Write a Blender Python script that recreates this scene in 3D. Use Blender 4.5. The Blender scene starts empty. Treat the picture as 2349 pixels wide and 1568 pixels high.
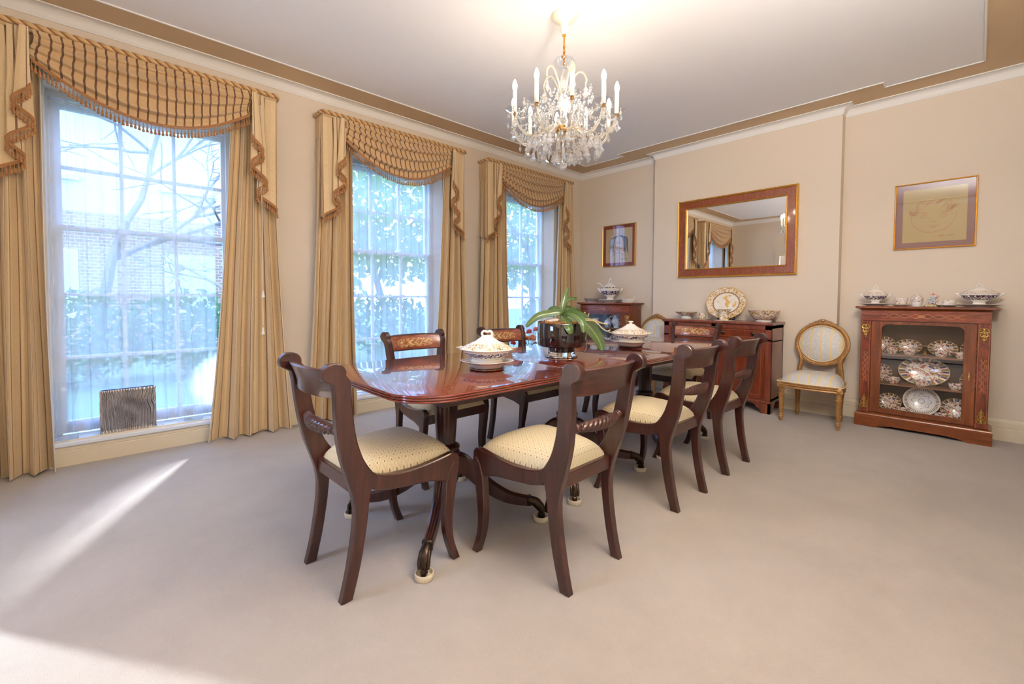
import bpy, bmesh, math, random
from math import sin, cos, pi, sqrt, atan2, radians, exp
from mathutils import Vector, Matrix

SC = bpy.context.scene
COL = SC.collection
random.seed(7)

# ------------------------------------------------------------------ camera
YAW, PITCH, ROLL = -0.815016, -0.033492, 0.005266
_f = Vector((sin(YAW) * cos(PITCH), cos(YAW) * cos(PITCH), sin(PITCH)))
_r = Vector((cos(YAW), -sin(YAW), 0))
_u = _r.cross(_f)
_r2 = _r * cos(ROLL) + _u * sin(ROLL)
_u2 = _u * cos(ROLL) - _r * sin(ROLL)
cam = bpy.data.cameras.new('camera')
cam_o = bpy.data.objects.new('camera', cam)
COL.objects.link(cam_o)
m = Matrix.Identity(4)
for i in range(3):
    m[i][0] = _r2[i]; m[i][1] = _u2[i]; m[i][2] = -_f[i]
m[0][3], m[1][3], m[2][3] = 0.0, 0.0, 1.1
cam_o.matrix_world = m
cam.sensor_width = 36.0
cam.lens = 1010.818 / 2349 * 36.0
cam.shift_y = -(784 - 717.47) / 2349
cam.clip_start = 0.02
SC.camera = cam_o
SC.cycles.transparent_max_bounces = 32

# ------------------------------------------------------------------ view, world, lights
SC.view_settings.view_transform = 'Standard'
SC.view_settings.look = 'None'
SC.view_settings.exposure = 0.20
SC.view_settings.gamma = 1.0
SC.view_settings.use_curve_mapping = False
W = bpy.data.worlds.new('world'); SC.world = W
W.use_nodes = True
_bg = W.node_tree.nodes['Background']
_bg.inputs[0].default_value = (0.26, 0.47, 1.0, 1)
_bg.inputs[1].default_value = 8.6

def lamp(name, kind, loc, energy, color, target=None, **kw):
    d = bpy.data.lights.new(name, kind)
    d.energy = energy; d.color = color
    for k, v in kw.items(): setattr(d, k, v)
    o = bpy.data.objects.new(name, d); COL.objects.link(o); o.location = loc
    if target is not None:
        o.rotation_euler = (Vector(target) - Vector(loc)).to_track_quat('-Z', 'Y').to_euler()
    return o

# the low winter sun, raking along the garden front
lamp('sun', 'SUN', (-9, -9, 6), 2.0, (1.0, 0.95, 0.88), target=(-9 + 0.10, -9 + 0.93, 6 - 0.5), angle=radians(1.0))
# added spot outside the first window, lays the streak of light on the carpet
lamp('streak_spot', 'SPOT', (-6.60, 1.985, 1.36), 4600, (0.86, 0.93, 1.0), target=(-4.0, 0.665, 0.36),
     spot_size=radians(7), spot_blend=0.5, shadow_soft_size=0.09)
# added spot behind the camera, throws the bright patch on the near carpet
lamp('patch_spot', 'SPOT', (-4.22, -1.67, 1.8), 950, (0.84, 0.92, 1.0), target=(-1.6, -.3, .1),
     spot_size=radians(80), spot_blend=0.3, shadow_soft_size=0.025)
lamp('blue_fill', 'AREA', (-2.3, -1.9, 2.1), 50, (0.42, 0.60, 1.0), target=(-2.7, 0.6, 0), size=1.0)  # added fill, turns the left of the carpet bluer
# added unseen fill, bounced off the ceiling to brighten the room
lamp('ceiling_fill', 'AREA', (0.05, 1.2, 2.2), 140, (1.0, 0.985, 0.955), target=(0.05, 1.2, 2.9), shape='DISK', size=0.40)
lamp('back_wall_fill', 'SPOT', (0.20, 0.9, 2.25), 190, (1.0, 0.97, 0.93), target=(-1.0, 5.0, 1.7), spot_size=radians(78), spot_blend=1.0, shadow_soft_size=0.2)  # added out-of-frame fill that brightens the back wall

# ------------------------------------------------------------------ mesh builder
class MB:
    def __init__(self):
        self.v = []; self.f = []; self.uv = {}; self.mi = []; self.cur = 0
    def vert(self, p, uv=None):
        self.v.append((p[0], p[1], p[2]))
        if uv is not None: self.uv[len(self.v) - 1] = uv
        return len(self.v) - 1
    def face(self, ids):
        self.f.append(tuple(ids)); self.mi.append(self.cur)
    def quad(self, a, b, c, d, uv=None):
        base = [self.vert(p, (uv[i] if uv else None)) for i, p in enumerate((a, b, c, d))]
        self.face(base)
    def box(self, lo, hi):
        x0, y0, z0 = lo; x1, y1, z1 = hi
        b = len(self.v)
        for z in (z0, z1):
            for (x, y) in ((x0, y0), (x1, y0), (x1, y1), (x0, y1)): self.vert((x, y, z))
        for q in ((3, 2, 1, 0), (4, 5, 6, 7), (0, 1, 5, 4), (1, 2, 6, 5), (2, 3, 7, 6), (3, 0, 4, 7)):
            self.face([b + i for i in q])
    def rbox(self, lo, hi, r=0.004, axis=2):
        """box with bevelled edges along one axis plus chamfered caps"""
        x0, y0, z0 = lo; x1, y1, z1 = hi
        perm = {2: (0, 1, 2), 0: (1, 2, 0), 1: (2, 0, 1)}[axis]
        L = (x0, y0, z0); H = (x1, y1, z1)
        a0, b0, c0 = (L[i] for i in perm); a1, b1, c1 = (H[i] for i in perm)
        def ring(d, c):
            pts = [(a0 + r + d, b0 + d), (a1 - r - d, b0 + d), (a1 - d, b0 + r + d), (a1 - d, b1 - r - d),
                   (a1 - r - d, b1 - d), (a0 + r + d, b1 - d), (a0 + d, b1 - r - d), (a0 + d, b0 + r + d)]
            out = []
            for (a, b) in pts:
                p = [0, 0, 0]; p[perm[0]] = a; p[perm[1]] = b; p[perm[2]] = c
                out.append(self.vert(p))
            return out
        rs = [ring(r * .8, c0), ring(0, c0 + r * .8), ring(0, c1 - r * .8), ring(r * .8, c1)]
        for k in range(3):
            for i in range(8):
                j = (i + 1) % 8
                self.face((rs[k][i], rs[k][j], rs[k + 1][j], rs[k + 1][i]))
        self.face(rs[0][::-1]); self.face(rs[3])
    def grid(self, fn, nu, nv, wu=False, wv=False, uvfn=None):
        b = len(self.v)
        cu = nu if wu else nu + 1; cv = nv if wv else nv + 1
        for i in range(cu):
            for j in range(cv):
                s, t = i / nu, j / nv
                self.vert(fn(s, t), uvfn(s, t) if uvfn else None)
        for i in range(nu):
            for j in range(nv):
                i2 = (i + 1) % cu; j2 = (j + 1) % cv
                self.face((b + i * cv + j, b + i2 * cv + j, b + i2 * cv + j2, b + i * cv + j2))
    def lathe(self, prof, seg=24, c=(0, 0, 0), mod=None, sx=1.0, sy=1.0, cap=True, axis='z'):
        """prof: list of (r, z)"""
        b = len(self.v); n = len(prof)
        for i in range(seg):
            a = 2 * pi * i / seg
            for (r, z) in prof:
                k = mod(a, z, r) if mod else 1.0
                x, y = r * k * cos(a) * sx, r * k * sin(a) * sy
                if axis == 'z': p = (c[0] + x, c[1] + y, c[2] + z)
                elif axis == 'y': p = (c[0] + x, c[1] - z, c[2] + y)
                else: p = (c[0] + z, c[1] + x, c[2] + y)
                self.vert(p)
        for i in range(seg):
            i2 = (i + 1) % seg
            for j in range(n - 1):
                self.face((b + i * n + j, b + i2 * n + j, b + i2 * n + j + 1, b + i * n + j + 1))
        if cap:
            if prof[0][0] > 1e-5: self.face([b + i * n for i in range(seg)][::-1])
            if prof[-1][0] > 1e-5: self.face([b + i * n + n - 1 for i in range(seg)])
    def tube(self, pts, rad, seg=8, cap=True, squash=None, twist=0.0):
        """sweep a circle along pts; rad number or list"""
        P = [Vector(p) for p in pts]; n = len(P)
        R = rad if isinstance(rad, (list, tuple)) else [rad] * n
        T = []
        for i in range(n):
            t = (P[min(i + 1, n - 1)] - P[max(i - 1, 0)])
            T.append(t.normalized() if t.length > 1e-9 else Vector((0, 0, 1)))
        up = Vector((0, 0, 1)) if abs(T[0].z) < .9 else Vector((1, 0, 0))
        N = (up - T[0] * up.dot(T[0])).normalized()
        b = len(self.v)
        for i in range(n):
            N = (N - T[i] * N.dot(T[i])).normalized()
            B = T[i].cross(N)
            for k in range(seg):
                a = 2 * pi * k / seg + twist * i
                s1, s2 = (squash if squash else (1, 1))
                self.vert(P[i] + N * (R[i] * cos(a) * s1) + B * (R[i] * sin(a) * s2))
        for i in range(n - 1):
            for k in range(seg):
                k2 = (k + 1) % seg
                self.face((b + i * seg + k, b + i * seg + k2, b + (i + 1) * seg + k2, b + (i + 1) * seg + k))
        if cap:
            self.face([b + k for k in range(seg)][::-1])
            self.face([b + (n - 1) * seg + k for k in range(seg)])
    def sphere(self, c, r, seg=10, rings=6, s=(1, 1, 1)):
        prof = [(r * sin(pi * i / rings), -r * cos(pi * i / rings)) for i in range(rings + 1)]
        b = len(self.v); n = rings - 1
        bot = self.vert((c[0], c[1], c[2] - r * s[2])); top = self.vert((c[0], c[1], c[2] + r * s[2]))
        b = len(self.v)
        for i in range(seg):
            a = 2 * pi * i / seg
            for j in range(1, rings):
                self.vert((c[0] + prof[j][0] * cos(a) * s[0], c[1] + prof[j][0] * sin(a) * s[1], c[2] + prof[j][1] * s[2]))
        for i in range(seg):
            i2 = (i + 1) % seg
            self.face((bot, b + i2 * n, b + i * n))
            for j in range(n - 1):
                self.face((b + i * n + j, b + i2 * n + j, b + i2 * n + j + 1, b + i * n + j + 1))
            self.face((b + i * n + n - 1, b + i2 * n + n - 1, top))
    def prism(self, poly, a0, a1, axis='y', bev=0.0):
        """extrude a 2-D polygon; axis 'y': poly is (x,z); 'x': (y,z); 'z': (x,y)"""
        def P(p, a):
            return {'y': (p[0], a, p[1]), 'x': (a, p[0], p[1]), 'z': (p[0], p[1], a)}[axis]
        n = len(poly)
        if bev:
            ins = inset(poly, bev)
            sgn = 1 if a1 > a0 else -1
            rings = [(ins, a0), (poly, a0 + bev * sgn), (poly, a1 - bev * sgn), (ins, a1)]
        else:
            rings = [(poly, a0), (poly, a1)]
        ids = [[self.vert(P(p, a)) for p in pl] for pl, a in rings]
        for k in range(len(ids) - 1):
            for i in range(n):
                j = (i + 1) % n
                self.face((ids[k][i], ids[k][j], ids[k + 1][j], ids[k + 1][i]))
        self.face(ids[0][::-1]); self.face(ids[-1])
    def xform(self, M, start=0):
        for i in range(start, len(self.v)):
            p = M @ Vector(self.v[i]); self.v[i] = (p.x, p.y, p.z)
        return self
    def shift(self, d):
        self.v = [(a + d[0], b + d[1], c + d[2]) for a, b, c in self.v]; return self
    def mesh(self, name, mats, smooth=38):
        me = bpy.data.meshes.new(name)
        me.from_pydata(self.v, [], self.f)
        for mt in (mats if isinstance(mats, (list, tuple)) else [mats]): me.materials.append(mt)
        if self.uv:
            ul = me.uv_layers.new(name='UVMap')
            vi = [0] * len(me.loops); me.loops.foreach_get('vertex_index', vi)
            fl = []
            for k in vi: fl.extend(self.uv.get(k, (0, 0)))
            ul.data.foreach_set('uv', fl)
        if any(self.mi): me.polygons.foreach_set('material_index', self.mi)
        bm = bmesh.new(); bm.from_mesh(me)
        bmesh.ops.recalc_face_normals(bm, faces=bm.faces)
        bm.to_mesh(me); bm.free()
        if smooth:
            me.shade_smooth()
            me.set_sharp_from_angle(angle=radians(smooth))
        me.update()
        return me

def inset(poly, d):
    """offset a closed polygon inward (either winding) by d with mitred corners"""
    n = len(poly)
    area = sum(poly[i][0] * poly[(i + 1) % n][1] - poly[(i + 1) % n][0] * poly[i][1] for i in range(n)) / 2
    sg = 1 if area > 0 else -1
    out = []
    for i in range(n):
        p0, p1, p2 = poly[i - 1], poly[i], poly[(i + 1) % n]
        def nrm(a, b):
            dx, dy = b[0] - a[0], b[1] - a[1]; l = sqrt(dx * dx + dy * dy) or 1e-9
            return (-dy / l * sg, dx / l * sg)
        n1, n2 = nrm(p0, p1), nrm(p1, p2)
        k = 1 + n1[0] * n2[0] + n1[1] * n2[1]
        if k < .25: k = .25
        out.append((p1[0] + (n1[0] + n2[0]) / k * d, p1[1] + (n1[1] + n2[1]) / k * d))
    return out

def link(name, me, parent=None, loc=(0, 0, 0), rotz=0.0):
    o = bpy.data.objects.new(name, me); COL.objects.link(o)
    o.location = loc; o.rotation_euler = (0, 0, rotz)
    if parent is not None: o.parent = parent
    return o
def tag(o, label, cat, group=None, kind=None):
    o['label'] = label; o['category'] = cat
    if group: o['group'] = group
    if kind: o['kind'] = kind
    return o
def thing(name, label, cat, loc=(0, 0, 0), rotz=0.0, group=None):
    o = bpy.data.objects.new(name, None); COL.objects.link(o)
    o.empty_display_size = .05
    o.location = loc; o.rotation_euler = (0, 0, rotz)
    return tag(o, label, cat, group)
def part(name, mb, mat, parent, smooth=38, label=None, kind=None):
    o = link(name, mb.mesh(name, mat, smooth), parent)
    if label: o['label'] = label
    if kind: o['kind'] = kind
    return o
def single(name, mb, mat, label, cat, loc=(0, 0, 0), rotz=0.0, group=None, smooth=38):
    return tag(link(name, mb.mesh(name, mat, smooth), None, loc, rotz), label, cat, group)
def struct(name, mb, mat, parent=None, smooth=30):
    o = link(name, mb.mesh(name, mat, smooth), parent)
    if parent is None: o['kind'] = 'structure'
    return o
def dup(root, loc, rotz=None, label=None, group=None):
    r = root.copy(); COL.objects.link(r); r.location = loc
    if rotz is not None: r.rotation_euler = (0, 0, rotz)
    if label: r['label'] = label
    if group: r['group'] = group
    for ch in list(root.children):
        c = ch.copy(); COL.objects.link(c); c.parent = r
        for g in list(ch.children):
            d = g.copy(); COL.objects.link(d); d.parent = c
    return r
def spline(pts, n=8):
    """Catmull-Rom through points (tuples of any size)"""
    out = []; P = [tuple(p) for p in pts]; k = len(P)
    for i in range(k - 1):
        p0, p1, p2, p3 = P[max(i - 1, 0)], P[i], P[i + 1], P[min(i + 2, k - 1)]
        for j in range(n):
            t = j / n
            out.append(tuple(.5 * ((2 * b) + (-a + c) * t + (2 * a - 5 * b + 4 * c - d) * t * t + (-a + 3 * b - 3 * c + d) * t ** 3)
                             for a, b, c, d in zip(p0, p1, p2, p3)))
    out.append(P[-1])
    return out

# ------------------------------------------------------------------ materials
def srgb(r, g, b):
    def c(v):
        v /= 255.0
        return v / 12.92 if v <= .04045 else ((v + .055) / 1.055) ** 2.4
    return (c(r), c(g), c(b), 1)
class NT:
    """small helper over a material's node tree"""
    def __init__(self, name):
        self.m = bpy.data.materials.new(name); self.m.use_nodes = True
        self.t = self.m.node_tree; self.b = self.t.nodes['Principled BSDF']
        self.out = self.t.nodes['Material Output']
    def n(self, typ, **kw):
        nd = self.t.nodes.new(typ)
        for k, v in kw.items(): setattr(nd, k, v)
        return nd
    def set(self, sock, v):
        if hasattr(v, 'is_output') or isinstance(v, bpy.types.NodeSocket): self.t.links.new(v, sock)
        else: sock.default_value = v
    def math(self, op, a, b=None, c=None, clamp=False):
        nd = self.n('ShaderNodeMath', operation=op); nd.use_clamp = clamp
        self.set(nd.inputs[0], a)
        if b is not None: self.set(nd.inputs[1], b)
        if c is not None: self.set(nd.inputs[2], c)
        return nd.outputs[0]
    def mix(self, f, a, b):
        nd = self.n('ShaderNodeMix', data_type='RGBA')
        self.set(nd.inputs['Factor'], f); self.set(nd.inputs['A'], a); self.set(nd.inputs['B'], b)
        return [o for o in nd.outputs if o.type == 'RGBA'][0]
    def ramp(self, f, stops, interp='LINEAR'):
        nd = self.n('ShaderNodeValToRGB'); nd.color_ramp.interpolation = interp
        el = nd.color_ramp.elements
        while len(el) < len(stops): el.new(.5)
        for e, (p, c) in zip(el, stops): e.position = p; e.color = c
        self.set(nd.inputs[0], f); return nd.outputs[0]
    def obj(self): return self.n('ShaderNodeTexCoord').outputs['Object']
    def uvc(self): return self.n('ShaderNodeTexCoord').outputs['UV']
    def xyz(self, v):
        s = self.n('ShaderNodeSeparateXYZ'); self.set(s.inputs[0], v); return s.outputs
    def mapping(self, v, scale=(1, 1, 1), rot=(0, 0, 0), loc=(0, 0, 0)):
        nd = self.n('ShaderNodeMapping'); self.set(nd.inputs[0], v)
        nd.inputs['Scale'].default_value = scale; nd.inputs['Rotation'].default_value = rot
        nd.inputs['Location'].default_value = loc
        return nd.outputs[0]
    def noise(self, v, scale, detail=4, rough=.5, dist=0.0):
        nd = self.n('ShaderNodeTexNoise'); self.set(nd.inputs['Vector'], v)
        nd.inputs['Scale'].default_value = scale; nd.inputs['Detail'].default_value = detail
        nd.inputs['Roughness'].default_value = rough; nd.inputs['Distortion'].default_value = dist
        return nd.outputs[0]
    def voro(self, v, scale, feature='F1', out='Distance'):
        nd = self.n('ShaderNodeTexVoronoi', feature=feature); self.set(nd.inputs['Vector'], v)
        nd.inputs['Scale'].default_value = scale
        return nd.outputs[out]
    def bump(self, h, strength=.3, dist=.01):
        nd = self.n('ShaderNodeBump'); self.set(nd.inputs['Height'], h)
        nd.inputs['Strength'].default_value = strength; nd.inputs['Distance'].default_value = dist
        self.t.links.new(nd.outputs[0], self.b.inputs['Normal'])
    def P(self, color=None, rough=None, metal=None, coat=None, spec=None, sheen=None, trans=None, ior=None, emit=None, emis=None, coatr=None, sss=None):
        i = self.b.inputs
        for key, v in (('Base Color', color), ('Roughness', rough), ('Metallic', metal), ('Coat Weight', coat), ('Coat Roughness', coatr),
                       ('Specular IOR Level', spec), ('Sheen Weight', sheen), ('Transmission Weight', trans), ('IOR', ior),
                       ('Emission Color', emis), ('Emission Strength', emit), ('Subsurface Weight', sss)):
            if v is not None: self.set(i[key], v)
        return self.m

def plain(name, col, rough=.5, **kw):
    return NT(name).P(color=col, rough=rough, **kw)
def paint(name, col, rough=.7, var=.04):
    t = NT(name); c = t.obj()
    n = t.noise(c, 1.3, 3); k = t.noise(c, 220, 2)
    dark = tuple(x * (1 - var) for x in col[:3]) + (1,)
    t.bump(k, .05, .002)
    return t.P(color=t.mix(n, dark, col), rough=rough)
def wood(name, c0, c1, c2, rough=.28, coat=.5, scale=1.0, axis=2, fig=0.0, coatr=.06):
    t = NT(name); c = t.obj()
    s = [14 * scale, 14 * scale, 14 * scale]; s[axis] = 1.1 * scale
    v = t.mapping(c, tuple(s))
    g = t.noise(v, 3.0, 6, .6, .6)
    fine = t.noise(t.mapping(c, tuple(x * 9 for x in s)), 3.0, 3)
    col = t.ramp(g, [(.25, c0), (.5, c1), (.8, c2)])
    if fig:
        sw = t.noise(t.mapping(c, (7 * scale,) * 3), 1.6, 5, .6, 2.2)
        col = t.mix(t.math('MULTIPLY', t.math('GREATER_THAN', sw, .52), fig), col, c0)
        col = t.mix(t.math('MULTIPLY', sw, fig), col, c2)
    col = t.mix(t.math('MULTIPLY', fine, .25), col, c0)
    t.bump(fine, .04, .002)
    return t.P(color=col, rough=rough, coat=coat, coatr=coatr)
def thin_glass(name, tint=(1, 1, 1, 1), refl=.9, rough=0.0, fac0=.04):
    t = NT(name); t.t.nodes.remove(t.b)
    tr = t.n('ShaderNodeBsdfTransparent'); tr.inputs[0].default_value = tint
    gl = t.n('ShaderNodeBsdfGlossy'); gl.inputs['Roughness'].default_value = rough
    gl.inputs[0].default_value = (refl, refl, refl, 1)
    lw = t.n('ShaderNodeLayerWeight'); lw.inputs[0].default_value = .5
    fr = t.math('MULTIPLY_ADD', t.math('POWER', lw.outputs['Facing'], 5.0), .9, fac0, True)
    mx = t.n('ShaderNodeMixShader')
    t.t.links.new(fr, mx.inputs[0]); t.t.links.new(tr.outputs[0], mx.inputs[1]); t.t.links.new(gl.outputs[0], mx.inputs[2])
    t.t.links.new(mx.outputs[0], t.out.inputs[0])
    return t.m
M = {}
M['wall'] = paint('wall_paint', srgb(226, 211, 192), .75)
M['ceiling'] = paint('ceiling_paint', srgb(240, 238, 238), .85, .03)
M['band'] = paint('tan_ceiling_paint', srgb(212, 184, 148), .8, .05)
M['cove'] = paint('cove_paint', srgb(238, 234, 228), .75, .03)
M['trim'] = paint('trim_paint', srgb(226, 211, 184), .45, .03)
M['winwhite'] = paint('window_paint', srgb(232, 236, 240), .4, .03)
def carpet():
    t = NT('carpet_pile'); c = t.obj()
    a = t.noise(c, 1.6, 4, .6, .4); b = t.noise(t.mapping(c, (1, 1, 1)), 300, 2, .7); d = t.noise(c, 9, 4, .6)
    col = t.ramp(a, [(.3, srgb(170, 160, 150)), (.55, srgb(182, 172, 161)), (.75, srgb(189, 179, 168))])
    col = t.mix(t.math('MULTIPLY', d, .28), col, srgb(158, 146, 135))
    col = t.mix(t.math('MULTIPLY', b, .36), col, srgb(148, 135, 124))
    t.bump(t.math('ADD', t.math('MULTIPLY', b, 1.0), t.math('MULTIPLY', d, .8)), .55, .006)
    return t.P(color=col, rough=.95, spec=.1, sheen=.25)
M['carpet'] = carpet()
M['mahogany'] = wood('mahogany', srgb(36, 15, 11), srgb(60, 27, 19), srgb(84, 42, 29), .3, .35, 1.0, 2)
M['mahogany_x'] = wood('mahogany_cross', srgb(40, 17, 12), srgb(66, 31, 21), srgb(90, 47, 32), .3, .35, 1.0, 0)
M['table_wood'] = wood('table_mahogany', srgb(74, 23, 14), srgb(118, 43, 25), srgb(150, 70, 42), .22, 1.0, .7, 1, coatr=.02)
M['walnut'] = wood('walnut', srgb(64, 26, 10), srgb(124, 60, 25), srgb(168, 96, 46), .3, .45, .8, 2, .25)
M['walnut_x'] = wood('walnut_cross', srgb(70, 29, 11), srgb(128, 62, 26), srgb(170, 98, 48), .3, .45, .8, 0, .3)
M['burr'] = wood('burr_veneer', srgb(66, 22, 12), srgb(136, 62, 30), srgb(176, 96, 50), .26, .5, 2.2, 2, .7)
M['flame'] = wood('flame_mahogany', srgb(60, 20, 12), srgb(112, 44, 25), srgb(148, 72, 41), .26, .6, .9, 2, .6)
M['side_maho'] = wood('sideboard_mahogany', srgb(84, 34, 24), srgb(124, 60, 40), srgb(148, 82, 56), .3, .5, .8, 2)
M['dark_wood'] = wood('dark_walnut', srgb(30, 12, 10), srgb(58, 24, 16), srgb(80, 36, 22), .3, .4, 1, 2)
M['shelf_wood'] = wood('shelf_wood', srgb(96, 56, 32), srgb(132, 84, 50), srgb(150, 100, 62), .45, .1, .8, 0)
M['interior'] = plain('cabinet_lining', srgb(92, 66, 46), .8)
M['inlay'] = plain('satinwood_inlay', srgb(178, 120, 66), .35)
M['gilt'] = None
def gilt(name, c0, c1, metal=.55, rough=.42):
    t = NT(name); n = t.noise(t.obj(), 60, 4)
    t.bump(n, .25, .003)
    return t.P(color=t.mix(n, c0, c1), rough=rough, metal=metal)
M['gilt'] = gilt('gilt_wood', srgb(132, 88, 44), srgb(196, 150, 92), .35, .45)
M['gold_frame'] = gilt('gold_frame', srgb(186, 138, 58), srgb(232, 190, 104), .7, .32)
M['brass'] = gilt('brass', srgb(170, 128, 60), srgb(226, 190, 110), .85, .3)
M['old_brass'] = gilt('old_brass', srgb(34, 28, 26), srgb(84, 66, 50), .8, .35)
M['silver'] = plain('silver_glaze', srgb(206, 200, 196), .1, metal=1.0)
M['chrome'] = plain('chrome', srgb(220, 220, 224), .08, metal=1.0)
M['mirror'] = plain('mirror_silvering', (.86, .87, .88, 1), .0, metal=1.0)
M['white_plastic'] = plain('white_plastic', srgb(236, 230, 216), .4)
M['cup_white'] = plain('castor_cup_cream', srgb(222, 208, 180), .5)
M['glass'] = thin_glass('pane_glass')
def curtain_cloth(name, stripes=14.0, base=srgb(222, 194, 150), alt=srgb(206, 176, 130), line=srgb(112, 80, 52), wid=.10):
    t = NT(name); s = t.xyz(t.uvc())
    f = t.math('FRACT', t.math('MULTIPLY', s[0], stripes))
    d = t.math('ABSOLUTE', t.math('SUBTRACT', f, .5))
    ln = t.math('LESS_THAN', d, wid / 2)
    core = t.math('LESS_THAN', d, wid / 9)
    dam = t.noise(t.uvc(), 60, 3, .5, 1.5)
    col = t.mix(t.math('GREATER_THAN', dam, .53), base, tuple(a * .93 for a in base[:3]) + (1,))
    broad = t.math('GREATER_THAN', t.math('FRACT', t.math('MULTIPLY', s[0], stripes / 2)), .5)
    col = t.mix(t.math('MULTIPLY', broad, .45), col, alt)
    col = t.mix(ln, col, line)
    col = t.mix(core, col, tuple(a * 1.5 for a in line[:3]) + (1,))
    t.bump(t.noise(t.uvc(), 700, 2), .08, .002)
    m = t.P(color=col, rough=.62, sheen=.3)
    return m
M['curtain'] = curtain_cloth('curtain_silk')
M['swag'] = curtain_cloth('swag_silk', 14.0, srgb(208, 174, 128), srgb(204, 168, 122), srgb(100, 64, 40), .20)
M['lining'] = plain('curtain_lining', srgb(226, 214, 196), .8)
def cord_mat():
    t = NT('twisted_cord'); s = t.xyz(t.uvc())
    f = t.math('FRACT', s[0])
    col = t.ramp(f, [(0, srgb(196, 156, 98)), (.3, srgb(216, 180, 124)), (.45, srgb(128, 56, 34)), (.62, srgb(150, 110, 64)), (.85, srgb(200, 160, 100))])
    return t.P(color=col, rough=.6, sheen=.3)
M['cord'] = cord_mat()
M['fringe'] = paint('tassel_fringe', srgb(186, 130, 78), .7, .35)
def sheer():
    t = NT('net_curtain'); t.t.nodes.remove(t.b)
    tr = t.n('ShaderNodeBsdfTransparent'); tr.inputs[0].default_value = (.96, .97, 1, 1)
    tl = t.n('ShaderNodeBsdfTranslucent'); tl.inputs[0].default_value = (.92, .93, .95, 1)
    df = t.n('ShaderNodeBsdfDiffuse'); df.inputs[0].default_value = (.86, .87, .9, 1)
    m1 = t.n('ShaderNodeMixShader'); m1.inputs[0].default_value = .42
    m2 = t.n('ShaderNodeMixShader'); m2.inputs[0].default_value = .5
    L = t.t.links.new
    L(tl.outputs[0], m1.inputs[1]); L(df.outputs[0], m1.inputs[2])
    L(tr.outputs[0], m2.inputs[1]); L(m1.outputs[0], m2.inputs[2]); L(m2.outputs[0], t.out.inputs[0])
    return t.m
M['sheer'] = sheer()
def seat_cloth():
    t = NT('seat_damask'); s = t.xyz(t.uvc())
    a = t.math('MULTIPLY', t.math('ADD', s[0], s[1]), 30.0); b = t.math('MULTIPLY', t.math('SUBTRACT', s[0], s[1]), 30.0)
    fa = t.math('ABSOLUTE', t.math('SUBTRACT', t.math('FRACT', a), .5)); fb = t.math('ABSOLUTE', t.math('SUBTRACT', t.math('FRACT', b), .5))
    line = t.math('GREATER_THAN', t.math('MAXIMUM', fa, fb), .455)
    dot = t.math('LESS_THAN', t.math('SQRT', t.math('ADD', t.math('MULTIPLY', fa, fa), t.math('MULTIPLY', fb, fb))), .115)
    col = t.mix(t.math('MULTIPLY', line, .45), srgb(222, 206, 168), srgb(184, 158, 112))
    col = t.mix(t.math('MULTIPLY', dot, .95), col, srgb(138, 106, 68))
    t.bump(t.noise(t.uvc(), 500, 2), .1, .002)
    return t.P(color=col, rough=.55, sheen=.2)
M['seat'] = seat_cloth()
def stripe_silk():
    t = NT('blue_striped_silk'); s = t.xyz(t.uvc())
    x = t.math('MULTIPLY', s[0], 13.0)
    f = t.math('FRACT', x); d = t.math('ABSOLUTE', t.math('SUBTRACT', f, .5))
    ln = t.math('LESS_THAN', d, .11)
    fl = t.math('GREATER_THAN', t.noise(t.uvc(), 70, 4, .6, 1.2), .56)
    col = t.mix(t.math('MULTIPLY', fl, .7), srgb(196, 194, 190), srgb(224, 216, 202))
    col = t.mix(t.math('MULTIPLY', ln, .9), col, srgb(222, 196, 138))
    return t.P(color=col, rough=.45, sheen=.2)
M['silk'] = stripe_silk()
M['piping'] = plain('cream_piping', srgb(222, 200, 160), .6)
def china(name, bands, scale=60.0, white=srgb(238, 230, 218), cover=.5, dist=1.0):
    """bands: list of (z0, z1, colour, threshold) in the part's own height"""
    t = NT(name); c = t.obj(); z = t.xyz(c)[2]
    col = white
    metal = 0.0
    for k, (z0, z1, cc, th) in enumerate(bands):
        inb = t.math('MULTIPLY', t.math('GREATER_THAN', z, z0), t.math('LESS_THAN', z, z1))
        n = t.noise(t.mapping(c, (1, 1, 1), loc=(k * 3.1, 1.7 * k, 0)), scale, 3, .55, dist)
        col = t.mix(t.math('MULTIPLY', inb, t.math('GREATER_THAN', n, th)), col, cc)
    return t.P(color=col, rough=.12, coat=.3)
M['white_china'] = plain('white_china', srgb(240, 234, 224), .12, coat=.3)
BLUE = srgb(36, 24, 84); GOLD = srgb(190, 142, 62); RUST = srgb(186, 66, 44); INK = srgb(66, 34, 44)
M['ch_dish'] = china('blue_gold_dish', [(.0, .2, BLUE, .50)], 90)
M['ch_lid'] = china('gold_sprig_lid', [(.0, .2, GOLD, .53), (.0, .2, INK, .60)], 70, dist=1.6)
M['ch_plain'] = china('gold_rim_china', [(.0, .2, GOLD, .66)], 60)
M['ch_gold'] = china('gold_aves_china', [(-.3, .6, srgb(196, 152, 84), .52), (-.3, .6, srgb(150, 104, 56), .60)], 34, dist=2.0)
def imari(name='imari_china', uv=False):
    t = NT(name); c = t.mapping(t.uvc(), (.085, .085, .085)) if uv else t.obj()
    a = t.noise(c, 70, 3, .6, 1.0); b = t.noise(t.mapping(c, loc=(3, 1, 2)), 60, 3, .6, 1.0); d = t.noise(t.mapping(c, loc=(7, 4, 1)), 48, 3, .6, 1)
    col = t.mix(t.math('GREATER_THAN', a, .57), srgb(236, 224, 206), srgb(160, 124, 58))
    col = t.mix(t.math('GREATER_THAN', b, .58), col, srgb(190, 62, 44))
    col = t.mix(t.math('GREATER_THAN', d, .59), col, srgb(44, 36, 92))
    return t.P(color=col, rough=.12, coat=.3)
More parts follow.
